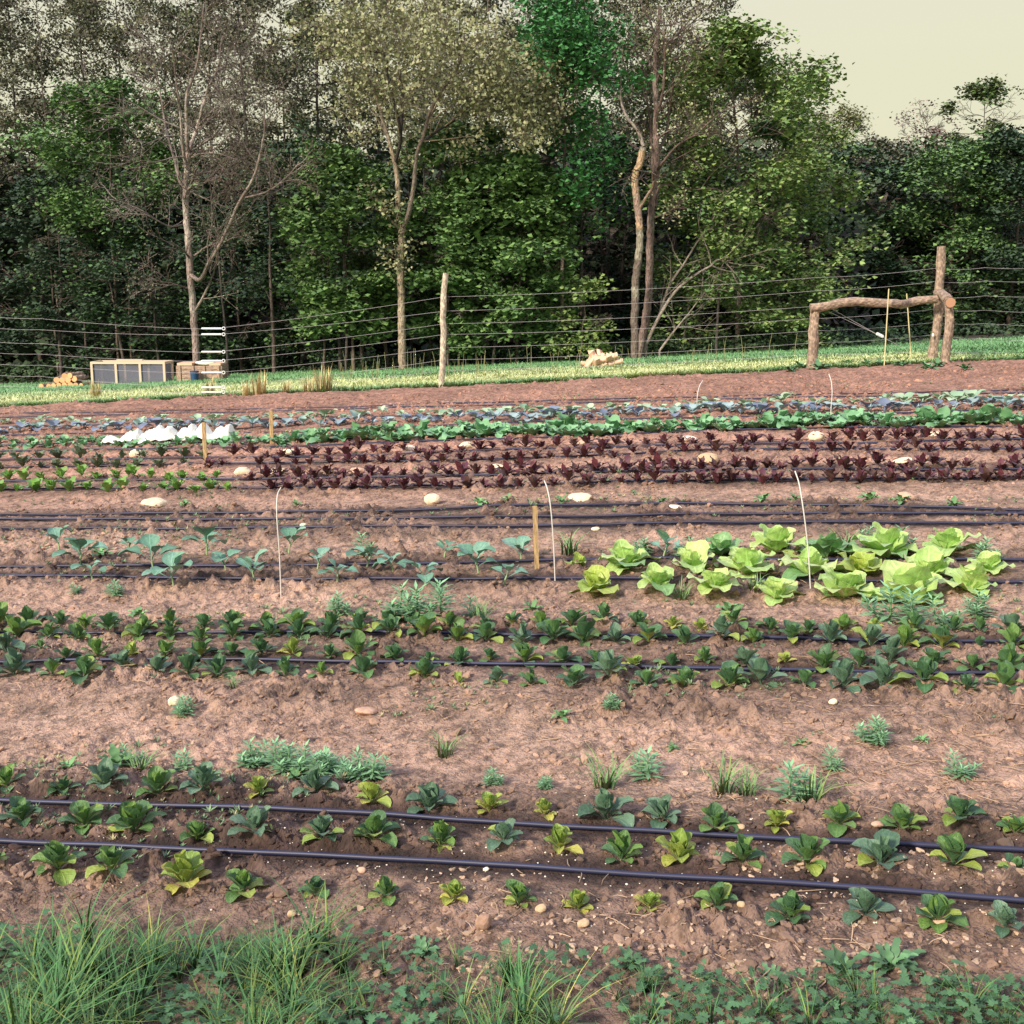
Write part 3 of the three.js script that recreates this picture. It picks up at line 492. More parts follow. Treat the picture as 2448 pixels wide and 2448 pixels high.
{ // white row cover crumpled over the young kale
  const a = pick(232, 1066), b = pick(556, 1058), ax = b.clone().sub(a), n = 90, m = 16, L = ax.length(); ax.normalize(); const p = [], idx = [];
  const humps = [[0.05, 0.10, 0.08], [0.22, 0.07, 0.14], [0.27, 0.04, 0.16], [0.38, 0.07, 0.15], [0.44, 0.05, 0.19], [0.51, 0.06, 0.19], [0.62, 0.06, 0.17], [0.68, 0.05, 0.21], [0.76, 0.07, 0.22], [0.89, 0.06, 0.17], [0.95, 0.05, 0.20]];
  for (let i = 0; i <= n; i++) for (let j = 0; j <= m; j++) {
    const t = i / n, s = j / m; let h = 0; for (const [c, w, q] of humps) h = Math.max(h, q * Math.exp(-Math.pow((t - c) / w, 2)));
    h *= Math.pow(Math.sin(Math.PI * (0.04 + s * 0.92)), 0.6) * smooth(0, 0.03, t) * smooth(0, 0.03, 1 - t); h += 0.045 * (fbm(t * 22, s * 6, 3, 91) - 0.45) * smooth(0, 0.1, t) * smooth(0, 0.1, 1 - t);
    const q = a.clone().addScaledVector(ax, t * L), z = q.z - s * 0.42 - 0.03 * Math.sin(t * 37) * (1 - s), x = q.x; p.push(x, groundY(x, z) + 0.012 + Math.max(0, h), z);
  }
  for (let i = 0; i < n; i++) for (let j = 0; j < m; j++) { const k = i * (m + 1) + j; idx.push(k, k + m + 1, k + 1, k + 1, k + m + 1, k + m + 2); }
  const g = new THREE.BufferGeometry(); g.setAttribute('position', new THREE.Float32BufferAttribute(p, 3)); g.setIndex(idx); g.translate(-a.x, -a.y, -a.z); g.computeVertexNormals();
  place(new THREE.Mesh(g, M.cover), 'row_cover', 'crumpled white fabric row cover lying over the kale', 'row cover').position.copy(a);
}
// wooden stakes and wire hoops
for (const [x0, y0, x1, y1, w, label] of [[1009, 955, 1013, 1077, 9, 'yellow wooden stake beside the broccoli seedlings and pale lettuces'], [384, 797, 388, 876, 7, 'wooden stake in front of the white row cover'], [511, 775, 513, 840, 7, 'wooden stake just right of the white row cover']]) {
  const b = pick(...full(x1, y1)), t = at(...full(x0, y0), -b.z), h = t.y - b.y, s = w * K / F * -b.z, g = new THREE.BoxGeometry(s, h + 0.1, s * 0.6); g.translate(0, h / 2 - 0.05, 0);
  const o = place(new THREE.Mesh(g, M.stake), 'wooden_stake', label, 'stake', 'wooden stakes'); o.position.copy(b); o.rotation.z = -(t.x - b.x) / h;
}
[[[[530, 1119], [527, 1040], [522, 965], [524, 932], [530, 920]], 'white wire hoop among the broccoli seedlings, bent over at its top'], [[[1048, 1098], [1044, 1020], [1038, 950], [1032, 920], [1027, 907]], 'white wire hoop just right of the yellow wooden stake'], [[[1531, 1112], [1524, 1030], [1514, 950], [1507, 910], [1500, 889]], 'white wire hoop standing among the pale lettuces'],
  [[[1316, 779], [1315, 1018 / K], [1316, 745], [1320, 728], [1326, 718]], 'thin wire hoop in the cabbage bed, left of centre'], [[[1567, 800], [1568, 770], [1570, 740], [1568, 718], [1564, 706]], 'thin wire hoop in the cabbage bed, right of the middle one']].forEach(([l, label], i) => {
  const b = pick(...full(...l[0])), pts = l.map(([x, y], k) => at(...full(x, i === 3 && k === 1 ? 765 : y), -b.z + (k > 2 ? (k - 2) * 0.05 : 0))); pts[0].y -= 0.05;
  const c = new THREE.CatmullRomCurve3(pts).getPoints(24);
  place(new THREE.Mesh(new Build().tube(c, c.map(() => i < 3 ? 0.0038 : 0.0055), 6, white).geometry(b), M.hoop), 'wire_hoop', label, 'wire hoop', 'wire hoops').position.copy(b);
});
{ // field stones
  const r = rng(601), geos = [0, 1, 2, 3, 4].map((i) => lumpGeometry(610 + i, 3, 0.24, 0.8));
  const tintOf = { p: std(0.78, 0.68, 0.50, 0.9, { vertexColors: true }), w: std(0.82, 0.77, 0.64, 0.9, { vertexColors: true }), t: std(0.52, 0.39, 0.25, 0.9, { vertexColors: true }), r: std(0.58, 0.38, 0.28, 0.9, { vertexColors: true }), b: std(0.34, 0.22, 0.16, 1, { vertexColors: true }) };
  const word = { p: 'pale cream', w: 'whitish', t: 'tan', r: 'pinkish', b: 'brown' };
  const zones = [
    ['on the strip below the nearer red lettuces', [[290, 955, 45, 21, 'p'], [815, 944, 30, 24, 'p'], [1098, 941, 45, 22, 'p'], [1710, 939, 29, 23, 'r'], [905, 945, 14, 9, 'r']]],
    ['between the two red lettuce beds', [[457, 891, 30, 18, 'p'], [522, 890, 34, 14, 'p'], [675, 892, 26, 15, 'r'], [940, 880, 29, 14, 'p'], [1240, 874, 25, 15, 'p'], [1338, 869, 38, 28, 't'], [1705, 880, 34, 13, 'p']]],
    ['between the farther red lettuces and the kale', [[257, 859, 25, 19, 'p'], [545, 852, 26, 14, 'p'], [775, 848, 26, 15, 'w'], [880, 846, 28, 15, 'p'], [1100, 836, 24, 14, 'r'], [1300, 833, 28, 12, 'w'], [1540, 833, 28, 23, 'p'], [1763, 822, 28, 12, 'p']]],
    ['on the straw-littered path between the spinach beds', [[690, 1340, 44, 17, 'r'], [328, 1328, 22, 24, 'p'], [1572, 1330, 16, 13, 'p']]],
    ['in the empty bed with three tapes', [[1275, 963, 22, 7, 'w'], [1124, 1000, 16, 9, 'p'], [572, 995, 12, 8, 'p']]],
    ['on the soil in front of the nearest spinach', [[1021, 1728, 22, 19, 't'], [912, 1770, 33, 36, 'b'], [1100, 1756, 25, 15, 't'], [683, 1647, 17, 14, 'r'], [1398, 1560, 17, 11, 't'], [1655, 1571, 24, 12, 'r'], [1398, 1722, 16, 14, 't'], [1772, 1752, 27, 18, 'r'], [1285, 1716, 16, 14, 't'], [550, 1727, 17, 15, 't'], [917, 1640, 12, 9, 'w']]],
  ];
  for (const [zone, l] of zones) l.sort((a, b) => a[0] - b[0]).forEach(([x, y, w, h, t], i) => {
    const b = pick(...full(x, y)), s = w * K / F * -b.z / 2, hy = h * K / F * -b.z / 2, m = new THREE.Mesh(geos[Math.floor(r() * 5)], tintOf[t]);
    m.position.set(b.x, groundY(b.x, b.z) + hy * 0.7, b.z + (x < 0 ? 0 : -s * 0.2)); m.scale.set(s * 1.12, hy * 1.2, s * 0.85); m.rotation.set((r() - 0.5) * 0.3, (r() - 0.5) * 1.2, (r() - 0.5) * 0.4);
    place(m, t === 'b' ? 'earth_clod' : 'field_stone', `${word[t]} ${t === 'b' ? 'clod of earth' : 'field stone'}, ${ord(i + 1)} from left ${zone}`, t === 'b' ? 'clod' : 'stone', 'stones lying on the soil');
  });
}

// ================================================================== WEEDS AND GRASS IN THE FIELD
function grassTuft(seed, n, spread, tall, col, lean = 0.5, wd = 0.010) {
  const b = new Build(), r = rng(seed);
  for (let i = 0; i < n; i++) {
    const a = r() * 6.28, d = spread * Math.sqrt(r()), x = Math.cos(a) * d, z = Math.sin(a) * d, L = tall * (0.55 + 0.6 * r()), az = a + (r() - 0.5) * 2.4, ln = lean * (0.25 + r()), w = wd * (0.6 + 0.7 * r()), v = 0.7 + 0.6 * r(), ylw = r() < 0.12 ? 0.10 : 0, c = [col[0] * v + ylw, col[1] * v + ylw * 0.8, col[2] * v];
    const cx = Math.cos(az), cz = Math.sin(az), sx = -cz, sz = cx, s0 = b.k, N = 4;
    for (let k = 0; k <= N; k++) { const t = k / N, bx = ln * L * t * t, by = L * (t - 0.35 * ln * t * t * t), ww = w * (1 - t * t * 0.95) * 0.5; for (const s of [-1, 1]) { b.p.push(x + cx * bx + sx * ww * s, by - 0.01, z + cz * bx + sz * ww * s); b.n.push(-cx * 0.7 * t + sx * s * 0.3, 0.75, -cz * 0.7 * t + sz * s * 0.3); b.c.push(...c); b.u.push(s, t); b.k++; } }
    for (let k = 0; k < N; k++) { const q = s0 + k * 2; b.i.push(q, q + 1, q + 2, q + 1, q + 3, q + 2); }
  }
  const g = b.geometry(); return g;
}
function feathery(seed, stems, col) {   // upright stems set with whorls of narrow leaves, one unit tall
  const b = new Build(), r = rng(seed);
  for (let s = 0; s < stems; s++) {
    const a = r() * 6.28, d = s ? 0.18 + 0.35 * r() : 0, h = (s ? 0.45 + 0.45 * r() : 1), bx = Math.cos(a) * d, bz = Math.sin(a) * d, lx = (r() - 0.5) * 0.3 + bx * 0.5, lz = (r() - 0.5) * 0.3 + bz * 0.5;
    const pts = [0, 0.33, 0.66, 1].map((t) => V(bx * 0.4 + lx * t, h * t - 0.02, bz * 0.4 + lz * t)); b.tube(pts, [0.022, 0.02, 0.016, 0.008], 4, [col[0] * 0.9, col[1] * 0.85, col[2] * 0.8]);
    const n = 34; for (let i = 0; i < n; i++) {
      const t = 0.12 + 0.88 * i / n, az = i * 2.4, up = 0.1 + 0.75 * t * t + 0.5 * (r() - 0.5), L = (0.52 - 0.22 * t) * (0.7 + 0.5 * r()) * (0.7 + 0.3 * h), ca = Math.cos(az), sa = Math.sin(az), cu = Math.cos(up), su = Math.sin(up), v = 0.75 + 0.5 * r() + (i > n * 0.75 ? 0.25 : 0);
      b.leaf(bx * 0.4 + lx * t, h * t, bz * 0.4 + lz * t, ca * cu, su, sa * cu, -sa, 0, ca, L, L * 0.11, [col[0] * v, col[1] * v, col[2] * v], 0.3);
    }
  }
  return b.geometry();
}
function broadWeed(seed, n, col, wide = 0.2) {   // a rosette of toothed leaves lying outwards, one unit wide
  const r = rng(seed), gs = [0, 1, 2].map((i) => leafGeometry({ rows: 9, cols: 2, width: wide, bend: 0.8 + 0.4 * i, cup: 0.25, wave: 0.05, petiole: 0.12, lobes: 0.3, tip: 1.2, stalk: 0.03, seed: seed + i }));
  return merged(gs, n, r, { outer: 1.15, inner: 0.3, colors: [col, col.map((c) => c * 0.75), col.map((c) => c * 1.3)] });
}
{
  const feather = [0, 1, 2, 3].map((i) => feathery(700 + i, 2 + i, [0.175, 0.35, 0.19])), tuft = [0, 1, 2].map((i) => grassTuft(720 + i, 34, 0.28, 1, [0.17, 0.31, 0.12], 0.95, 0.05)), broad = [0, 1].map((i) => broadWeed(730 + i * 5, 9, [0.14, 0.30, 0.12]));
  const fm = foliage(0.7), r = rng(740);
  const zones = {
    'above the nearest spinach bed': ['f350,1442,36 f470,1430,40 f490,1428,44 f520,1436,50 f575,1448,46 f625,1452,44 f680,1462,46 f720,1455,36 f240,1432,34 f545,1442,48 f600,1458,40 f655,1462,34 f700,1468,46 f930,1468,28 f1030,1472,22 f1225,1452,54 f1490,1500,66 f1565,1434,36 f1805,1452,42 g1140,1472,62 g1365,1482,60 g1408,1486,46 g1530,1502,58 b220,1440,54 g262,1446,40 b130,1440,30 b1270,1398,18 g840,1412,40 b560,1462,36 b640,1446,34'],
    'on the path between the spinach beds': ['f1645,1388,42 b1740,1386,20 f1155,1342,26 f345,1342,32 b1515,1388,24 b1060,1352,30 g440,1300,20'],
    'between the second and third beds': ['f755,1168,52 f790,1172,60 f832,1172,52 f885,1152,34 g905,1160,36 b1005,1142,28 f1680,1162,62 f1722,1168,58 f1768,1172,48 f1842,1150,42 f140,1118,18 f218,1120,28 b260,1152,30 f640,1150,36 b1375,1145,40 g1285,1122,34 g1425,1112,30 f1620,1116,28 b745,1142,30'],
    'behind the broccoli and pale lettuces': ['f680,1052,36 g1075,1048,40 f1210,1050,28 f1295,1052,34 f1700,1040,40 g1590,1028,40 f1860,1062,38 b190,1052,30 g1480,1040,34 f1640,1032,34'],
    'beside the empty bed with three tapes': ['b905,955,40 b1060,950,36 b960,952,36 b1440,945,44 b1500,945,34 b1640,948,50 b1700,950,46 b1800,955,44 b560,958,30 b350,958,30 b1250,946,30'],
  };
  for (const [zone, [text]] of Object.entries(zones)) {
    const kinds = { f: [], g: [], b: [] }; for (const w of text.split(' ')) kinds[w[0]].push(w.slice(1).split(',').map(Number));
    for (const k of ['f', 'g', 'b']) kinds[k].sort((a, b) => a[0] - b[0]).forEach(([x, y, h], i) => {
      const b = pick(...full(x, y)), s = h * K / F * -b.z, m = new THREE.Mesh(k === 'f' ? feather[Math.floor(r() * 4)] : k === 'g' ? tuft[Math.floor(r() * 3)] : broad[Math.floor(r() * 2)], fm);
      m.position.set(b.x, groundY(b.x, b.z), b.z); m.rotation.y = r() * 6.28; m.scale.set(k === 'f' ? 1.25 : 1, k === 'f' ? 0.8 : 1, k === 'f' ? 1.25 : 1).multiplyScalar(k === 'b' ? s * (zone[0] === 'b' && zone[2] === 's' ? 0.6 : 1.0) : s * 1.4);
      place(m, k === 'f' ? 'feathery_weed' : k === 'g' ? 'grass_tuft' : 'broadleaf_weed', `${k === 'f' ? 'feathery grey-green weed' : k === 'g' ? 'green grass tuft' : 'low leafy weed'}, ${ord(i + 1)} from left ${zone}`, k === 'g' ? 'grass tuft' : 'weed', 'weeds between the beds');
    });
  }
}
{ // tiny weed seedlings in patches over the field
  const b = new Build(), r = rng(780); for (let k = 0; k < 7; k++) { const a = k * 2.4, e = 0.5 + 0.6 * r(), ca = Math.cos(a) * Math.cos(e), sa = Math.sin(a) * Math.cos(e), v = 0.8 + 0.4 * r(); b.leaf(0, 0, 0, ca, Math.sin(e), sa, -Math.sin(a), 0, Math.cos(a), 0.7 + 0.5 * r(), 0.13, [v, v, v]); }
  const list = []; for (let i = 0; i < 15000; i++) { const d = 3.2 * Math.pow(6, r()), x = (r() * 2 - 1) * (0.5 * d + 0.5), n = fbm(x * 1.1 + 20, d * 1.9, 3, 97), mat = d > 8.6 && d < 10 ? 0.07 : d > 3.7 && d < 4.2 ? 0.06 : 0; if (n + mat < 0.6 + 0.06 * r() || tapeNear(x, d) < 0.03) continue; const s = (0.012 + 0.03 * r() * r()) * (0.7 + 0.06 * d), v = 0.7 + 0.6 * r(), y = r() < 0.2; list.push({ x, y: groundY(x, -d), z: -d, ry: r() * 6.28, s: [s, s * (0.6 + 0.7 * r()), s], c: y ? [0.32 * v, 0.30 * v, 0.16 * v] : [0.15 * v, 0.24 * v, 0.13 * v] }); }
  scatter('weed_seedlings', 'tiny weed seedlings in thin patches on the soil', b.geometry(), foliage(0.8), list);
}
{ // grass verge at the camera's feet
  const r = rng(800), edge = [[-40, 1770], [80, 1750], [330, 1790], [450, 1795], [600, 1780], [900, 1822], [1080, 1838], [1250, 1858], [1400, 1880], [1550, 1868], [1700, 1868], [1860, 1888], [1990, 1900]].map(([x, y]) => pick(...full(x, y)));
  const edgeAt = (x) => { if (x < edge[0].x) return -edge[0].z; for (let i = 0; i < edge.length - 1; i++) if (x < edge[i + 1].x) return -lerp(edge[i].z, edge[i + 1].z, (x - edge[i].x) / (edge[i + 1].x - edge[i].x)); return -edge[edge.length - 1].z; };
  const blades = [0, 1, 2].map((i) => grassTuft(810 + i, 16, 0.035, 1, [0.065, 0.175, 0.055], 0.8, 0.024)), lists = [[], [], []], cov = [];
  const px = (u) => pick(...full(u, 1830)).x, tallAt = (x) => Math.max(0, 1 - Math.abs(x - px(190)) / 0.34) * 1.0 + Math.max(0, 1 - Math.abs(x - px(560)) / 0.30) * 0.7 + Math.max(0, 1 - Math.abs(x - px(960)) / 0.25) * 0.45;
  for (let i = 0; i < 2600; i++) {
    const x = (r() * 2 - 1) * 1.9, e = edgeAt(x), d = e - 0.02 - Math.pow(r(), 0.8) * (e - 1.35), tl = tallAt(x), n = fbm(x * 3 + 11, d * 3, 2, 81); if (r() > 0.22 + tl * 1.1 + (n - 0.45) * 1.2) continue;
    const s = (0.055 + 0.11 * tl + 0.07 * r() * r()) * (0.7 + 0.6 * r()), v = 0.65 + 0.6 * r(), c = r() < 0.06 ? [2.6, 1.6, 1.7] : [v, v, v]; lists[i % 3].push({ x, y: groundY(x, -d) - 0.004, z: -d, ry: r() * 6.28, s: [s * (1.0 + 0.5 * r()), s, s * (1.0 + 0.5 * r())], c });
  }
  lists.forEach((l, i) => scatter('verge_grass', 'long green grass blades of the near verge', blades[i], foliage(0.55), l));
  // lobed ground cover leaves
  const lobe = new Build(); { const rr = rng(822); for (let k = 0; k < 5; k++) { const a = -1.25 + k * 0.625, ca = Math.sin(a), sa = Math.cos(a), v = 0.9 + 0.2 * rr(); lobe.leaf(0, 0.8, 0, ca * 0.95, 0.12 - 0.1 * Math.abs(a), sa * 0.95, sa, 0, -ca, 0.62, 0.20, [v, v, v], 0.2); } lobe.tube([V(0, 0, -0.25), V(0, 0.5, -0.1), V(0, 0.8, 0)], [0.02, 0.018, 0.015], 3, [0.9, 0.9, 0.8]); }
  for (let i = 0; i < 24000; i++) {
    const x = (r() * 2 - 1) * 1.95, e = edgeAt(x), d = e + 0.03 - Math.pow(r(), 0.8) * (e - 1.35), n = fbm(x * 2.6 + 3, d * 2.6, 2, 83); if (r() > 0.55 - tallAt(x) * 0.35 + (n - 0.5) * 1.6 || n < 0.3) continue;
    const s = 0.017 + 0.019 * r(), v = 0.55 + 0.8 * r(); cov.push({ x, y: groundY(x, -d) + 0.045 * r() * r(), z: -d, ry: r() * 6.28, rx: (r() - 0.5) * 1.1, s: [s, s * (0.8 + 0.9 * r()), s], c: [0.065 * v, 0.16 * v, 0.07 * v] });
  }
  scatter('ground_cover', 'low lobed leaves covering the near verge', lobe.geometry(), foliage(0.6), cov);
  const big = [0, 1, 2].map((i) => broadWeed(840 + i * 5, 13, [0.085, 0.19, 0.085], 0.14)), fm = foliage(0.55);
  [[1590, 1850, 95, 'large toothed weed, left of the pair at the verge near the right'], [1680, 1835, 100, 'large toothed weed, right of the pair at the verge near the right'], [1460, 1860, 60, 'toothed weed in the verge left of the large pair'], [1790, 1872, 50, 'toothed weed at the right corner of the verge'], [375, 1815, 60, 'dark leafy weed between the two tallest clumps of verge grass'], [800, 1805, 60, 'leafy weed at the middle of the verge, left of the brown clod'], [1190, 1835, 55, 'leafy weed in the verge below the tan stone'], [1330, 1862, 45, 'small leafy weed in the bare gap of the verge']].forEach(([x, y, h, label], i) => {
    const b = pick(...full(x, y)), m = new THREE.Mesh(big[i % 3], fm); m.position.set(b.x, groundY(b.x, b.z), b.z); m.scale.setScalar(h * K / F * -b.z * 0.85); m.rotation.y = r() * 6; place(m, 'verge_weed', label, 'weed', 'leafy weeds in the verge');
  });
  const tall = [0, 1, 2].map((i) => grassTuft(850 + i, 60, 0.16, 1, [0.075, 0.19, 0.06], 0.75, 0.032));
  [[190, 1850, 150, 'tallest dark clump of grass at the left corner of the verge'], [290, 1830, 120, 'clump of grass right beside the tallest one at the left corner'], [110, 1830, 120, 'clump of grass at the far left edge of the verge'], [560, 1850, 140, 'bright clump of long grass with a stalk over the soil'], [640, 1840, 100, 'clump of grass just right of the one with a stalk'], [470, 1835, 90, 'grass clump just left of the one with a stalk'], [960, 1870, 105, 'grass clump below the brown clod in the middle of the verge'], [1220, 1890, 75, 'thin grass clump in the verge right of centre']].forEach(([x, y, h, label], i) => {
    const b = pick(...full(x, y)), m = new THREE.Mesh(tall[i % 3], foliage(0.5)); m.position.set(b.x, groundY(b.x, b.z), b.z); m.scale.setScalar(h * K / F * -b.z * 0.92); m.rotation.y = r() * 6; place(m, 'verge_grass_clump', label, 'grass clump', 'grass clumps of the verge');
  });
}

// ================================================================== MEADOW STRIP AND FENCE
{
  const r = rng(900), tuft = [0, 1, 2].map((i) => grassTuft(910 + i, 26, 1.2, 1, [1, 1, 1], 1.1, 0.11)), lists = [[], [], []];
  for (let i = 0; i < 15000; i++) {
    const d = 22.25 + 12 * Math.pow(r(), 1.25), x = (r() * 2 - 1) * (0.5 * d + 2), n = fbm(x * 0.7, d * 0.9, 3, 92), right = smooth(8.5, 11.5, x + 2 * (n - 0.5)), dry = (1 - smooth(23.9, 26.2, d + 2.6 * (n - 0.5) + right * 6)) * smooth(22.25, 22.75, d + 0.5 * (n - 0.5)), v = 0.7 + 0.5 * r();
    const s = (0.07 + 0.07 * r() * r()) * (0.8 + 0.5 * n); const c = [lerp(0.20, 0.70, dry) * v, lerp(0.42, 0.78, dry) * v, lerp(0.18, 0.38, dry) * v];
    lists[i % 3].push({ x, y: G(x, -d) - 0.02, z: -d, ry: r() * 6.28, s: [s * 1.5, s, s * 1.5], c });
  }
  lists.forEach((l, i) => scatter('meadow_grass', 'short sunlit grass of the strip behind the fence', tuft[i], foliage(0.8), l));
  // dry bleached tufts and single stalks
  const dryT = [0, 1].map((i) => grassTuft(920 + i, 60, 0.30, 1, [0.66, 0.55, 0.28], 0.25, 0.035)), fm = foliage(0.9);
  [[490, 745, 46, 'bleached dry grass tuft left of the tall one'], [610, 738, 52, 'tall bleached dry grass tuft at the soil edge'], [582, 740, 34, 'short bleached grass tuft touching the tall one'], [465, 747, 30, 'small bleached grass tuft near the white wire handles'], [182, 750, 34, 'pale dry grass tuft below the timber frame coop'], [395, 746, 36, 'pale dry grass tuft below the white wire handles'], [540, 742, 26, 'low pale grass tuft between the two bleached tufts']].forEach(([x, y, h, label], i) => {
    const b = pick(...full(x, y)), m = new THREE.Mesh(dryT[i % 2], fm); m.position.copy(b); m.scale.setScalar(h * K / F * -b.z); m.rotation.y = i; place(m, 'dry_grass_tuft', label, 'grass tuft', 'bleached grass tufts along the fence');
  });
  const stalk = new Build(), rr = rng(931);
  for (let i = 0; i < 90; i++) { const u = 640 + rr() * 900, d = 22.8 + rr() * 4, x = (u - 966) / 2170 * d, h = 0.25 + 0.35 * rr(), l = (rr() - 0.5) * 0.3, y = G(x, -d), v = 0.7 + 0.5 * rr(); stalk.tube([V(x, y, -d), V(x + l * h * 0.4, y + h * 0.6, -d), V(x + l * h, y + h, -d + 0.05)], [0.006, 0.005, 0.004], 3, [0.40 * v, 0.38 * v, 0.19 * v]); }
  place(new THREE.Mesh(stalk.geometry(), fm), 'dry_stalks', 'thin dry weed stalks standing along the fence', null, null, 'stuff');
  const green = [0, 1].map((i) => broadWeed(940 + i * 4, 12, [0.12, 0.27, 0.13])); let k = 0;
  for (const [x, y, h] of [[1490, 700, 22], [1545, 698, 30], [1510, 695, 26], [1750, 698, 30], [1770, 692, 24], [1660, 690, 24], [1700, 692, 26], [1635, 688, 20], [1820, 698, 24], [1600, 688, 20]].sort((a, b) => a[0] - b[0])) { const b = pick(...full(x, y)), m = new THREE.Mesh(green[k % 2], fm); m.position.copy(b); m.scale.setScalar(h * K / F * -b.z); m.rotation.y = k; k++; place(m, 'fence_weed', `green broadleaf weed, ${ord(k)} from the left along the foot of the log brace`, 'weed', 'weeds along the fence'); }
}
function logTube(list, r0, r1, seed, { sides = 12, steps = 22, rough = 0.10 } = {}) {
  const c = new THREE.CatmullRomCurve3(list).getPoints(steps), b = new Build();
  b.tube(c, c.map((_, i) => lerp(r0, r1, i / steps)), sides, white, (an, l) => 1 + rough * (Math.sin(an * 3 + l * 7 + seed) + 2 * (vnoise(Math.cos(an) * 2 + 5, l * 9 + Math.sin(an) * 2, seed) - 0.5)));
  for (const [e, f, rr] of [[c[0], c[1], r0], [c[steps], c[steps - 1], r1]]) { // end caps
    const n = e.clone().sub(f).normalize(), a = new THREE.Vector3().crossVectors(n, Math.abs(n.y) > 0.9 ? X : Y).normalize(), d = new THREE.Vector3().crossVectors(n, a), s = b.k; b.p.push(e.x + n.x * 0.004, e.y + n.y * 0.004, e.z + n.z * 0.004); b.n.push(n.x, n.y, n.z); b.c.push(1, 1, 1); b.u.push(0.5, 0.5); b.k++;
    for (let i = 0; i <= sides; i++) { const an = i / sides * 6.2832, x = Math.cos(an) * rr, y = Math.sin(an) * rr; b.p.push(e.x + a.x * x + d.x * y, e.y + a.y * x + d.y * y, e.z + a.z * x + d.z * y); b.n.push(n.x, n.y, n.z); b.c.push(1, 1, 1); b.u.push(0.5 + 0.3 * Math.cos(an), 0.5 + 0.3 * Math.sin(an)); b.k++; if (i) b.i.push(s, s + i, s + i + 1); }
  }
  return b.geometry();
}
{
  const fence = new THREE.Group(); // a wire fence strung between log posts
  const post = [[1065.7, 653], [1062, 690], [1060, 730], [1058, 764], [1061, 795], [1060, 826], [1058, 870], [1056, 917]].map(([x, y]) => at(x, y, 22.3)); post.push(post[7].clone().add(V(0, -0.3, 0)));
  part(fence, 'post', logTube(post.reverse(), 0.058, 0.055, 3), M.post).userData.label = 'whitish crooked debarked post';
  const P = (d, l) => l.map(([x, y]) => at(...zP(x, y), d));
  part(fence, 'post', logTube(P(22.15, [[162, 1340], [172, 1150], [182, 950], [196, 745]]), 0.10, 0.09, 5), M.log);
  part(fence, 'brace_rail', logTube([...P(22.1, [[152, 712], [300, 690], [480, 658], [640, 647], [800, 660], [980, 670]]), ...P(22.6, [[1100, 662], [1250, 632], [1370, 622]])], 0.083, 0.078, 7, { steps: 40 }), M.log);
  part(fence, 'post', logTube(P(22.9, [[1305, 1260], [1345, 1050], [1365, 900], [1385, 700], [1390, 500], [1405, 300], [1413, 115]]), 0.092, 0.082, 9, { steps: 36 }), M.log);
  part(fence, 'post', logTube(P(21.7, [[1445, 1290], [1460, 1050], [1485, 900], [1490, 780], [1478, 660]]), 0.085, 0.078, 11, { steps: 30, rough: 0.1 }), M.log);
  const arm = part(fence, 'brace_rail', logTube([...P(23.0, [[1375, 560]]), ...P(22.3, [[1430, 585]]), ...P(21.55, [[1480, 642]])], 0.085, 0.09, 13), M.log);
  const cutE = P(21.53, [[1479, 648]])[0], disc = part(arm, 'cut_face', new THREE.CylinderGeometry(0.088, 0.088, 0.012, 20).rotateX(Math.PI / 2 + 0.2), std(0.52, 0.30, 0.19, 0.9)); disc.position.copy(cutE).add(V(0.02, -0.02, 0.06));
  const cols = [-60, 75, 395, 838, 1535, 1765, 1858, 2010].map((u) => u), dep = [22.3, 22.3, 22.3, 22.36, 22.6, 22.98, 23.2, 23.6];
  [[592, 601, 621, 560, 524, 506, 505, 503], [613, 622, 632, 587, 549, 531, 530, 528], [639, 648, 665, 611, 578, 560, 558, 557], [660, 668, 682, 631, 601, 583, 585, 588], [681, 689, 704, 656, 624, 608, 610, 613], [702, 710, 732, 679, 647, 631, 638, 643], [722, 730, 741, 699, 668, 661, 663, 666]].forEach((vs, k) => {
    const P7 = vs.map((v, i) => at(...full(cols[i], v), dep[i])), pts = [];
    for (let i = 0; i < 7; i++) for (let s = 0; s < 14; s++) { const t = s / 14, p = P7[i].clone().lerp(P7[i + 1], t); p.y -= (i === 3 ? 0.05 : 0.03) * 4 * t * (1 - t); pts.push(p); } pts.push(P7[7]);
    part(fence, 'wire', new Build().tube(pts, pts.map(() => 0.0026), 5, white).geometry(), M.wire);
    const c = P7[2].clone(), h = part(fence, 'wire_handle', new THREE.CapsuleGeometry(0.019, 0.36, 4, 8).rotateZ(Math.PI / 2), M.whitePlastic); h.position.copy(c).add(V(0.05, 0.012, 0.02));
    const e = part(h, 'hook', new THREE.TorusGeometry(0.028, 0.009, 6, 12), M.whitePlastic); e.position.x = 0.23;
  });
  for (const dy of [-0.04, 0.04]) { const a = at(...zP(330, 725), 22.2), b = at(...zP(1030, 1085), 22.6), m = a.clone().lerp(b, 0.65); a.y += dy; part(fence, 'brace_wire', new Build().tube([a, m, b], [0.004, 0.004, 0.004], 5, white).geometry(), M.wire); }
  const q = part(fence, 'strainer', new THREE.CapsuleGeometry(0.032, 0.11, 4, 10).rotateZ(Math.PI / 2 - 0.45), M.whitePlastic); q.position.copy(at(...zP(820, 972), 22.4));
  const iso = part(fence, 'insulator', new THREE.CapsuleGeometry(0.02, 0.03, 4, 8), M.whitePlastic); iso.position.copy(at(...zP(1330, 970), 22.75));
  // the posts that carry the wires on outside the view
  for (const [u, d] of [[-60, 22.3], [2010, 23.6]]) { const b = at(...full(u, 600), d); part(fence, 'post', logTube([V(b.x, G(b.x, -d) - 0.3, -d), V(b.x, G(b.x, -d) + 2.1, -d)], 0.07, 0.06, 15), M.log); }
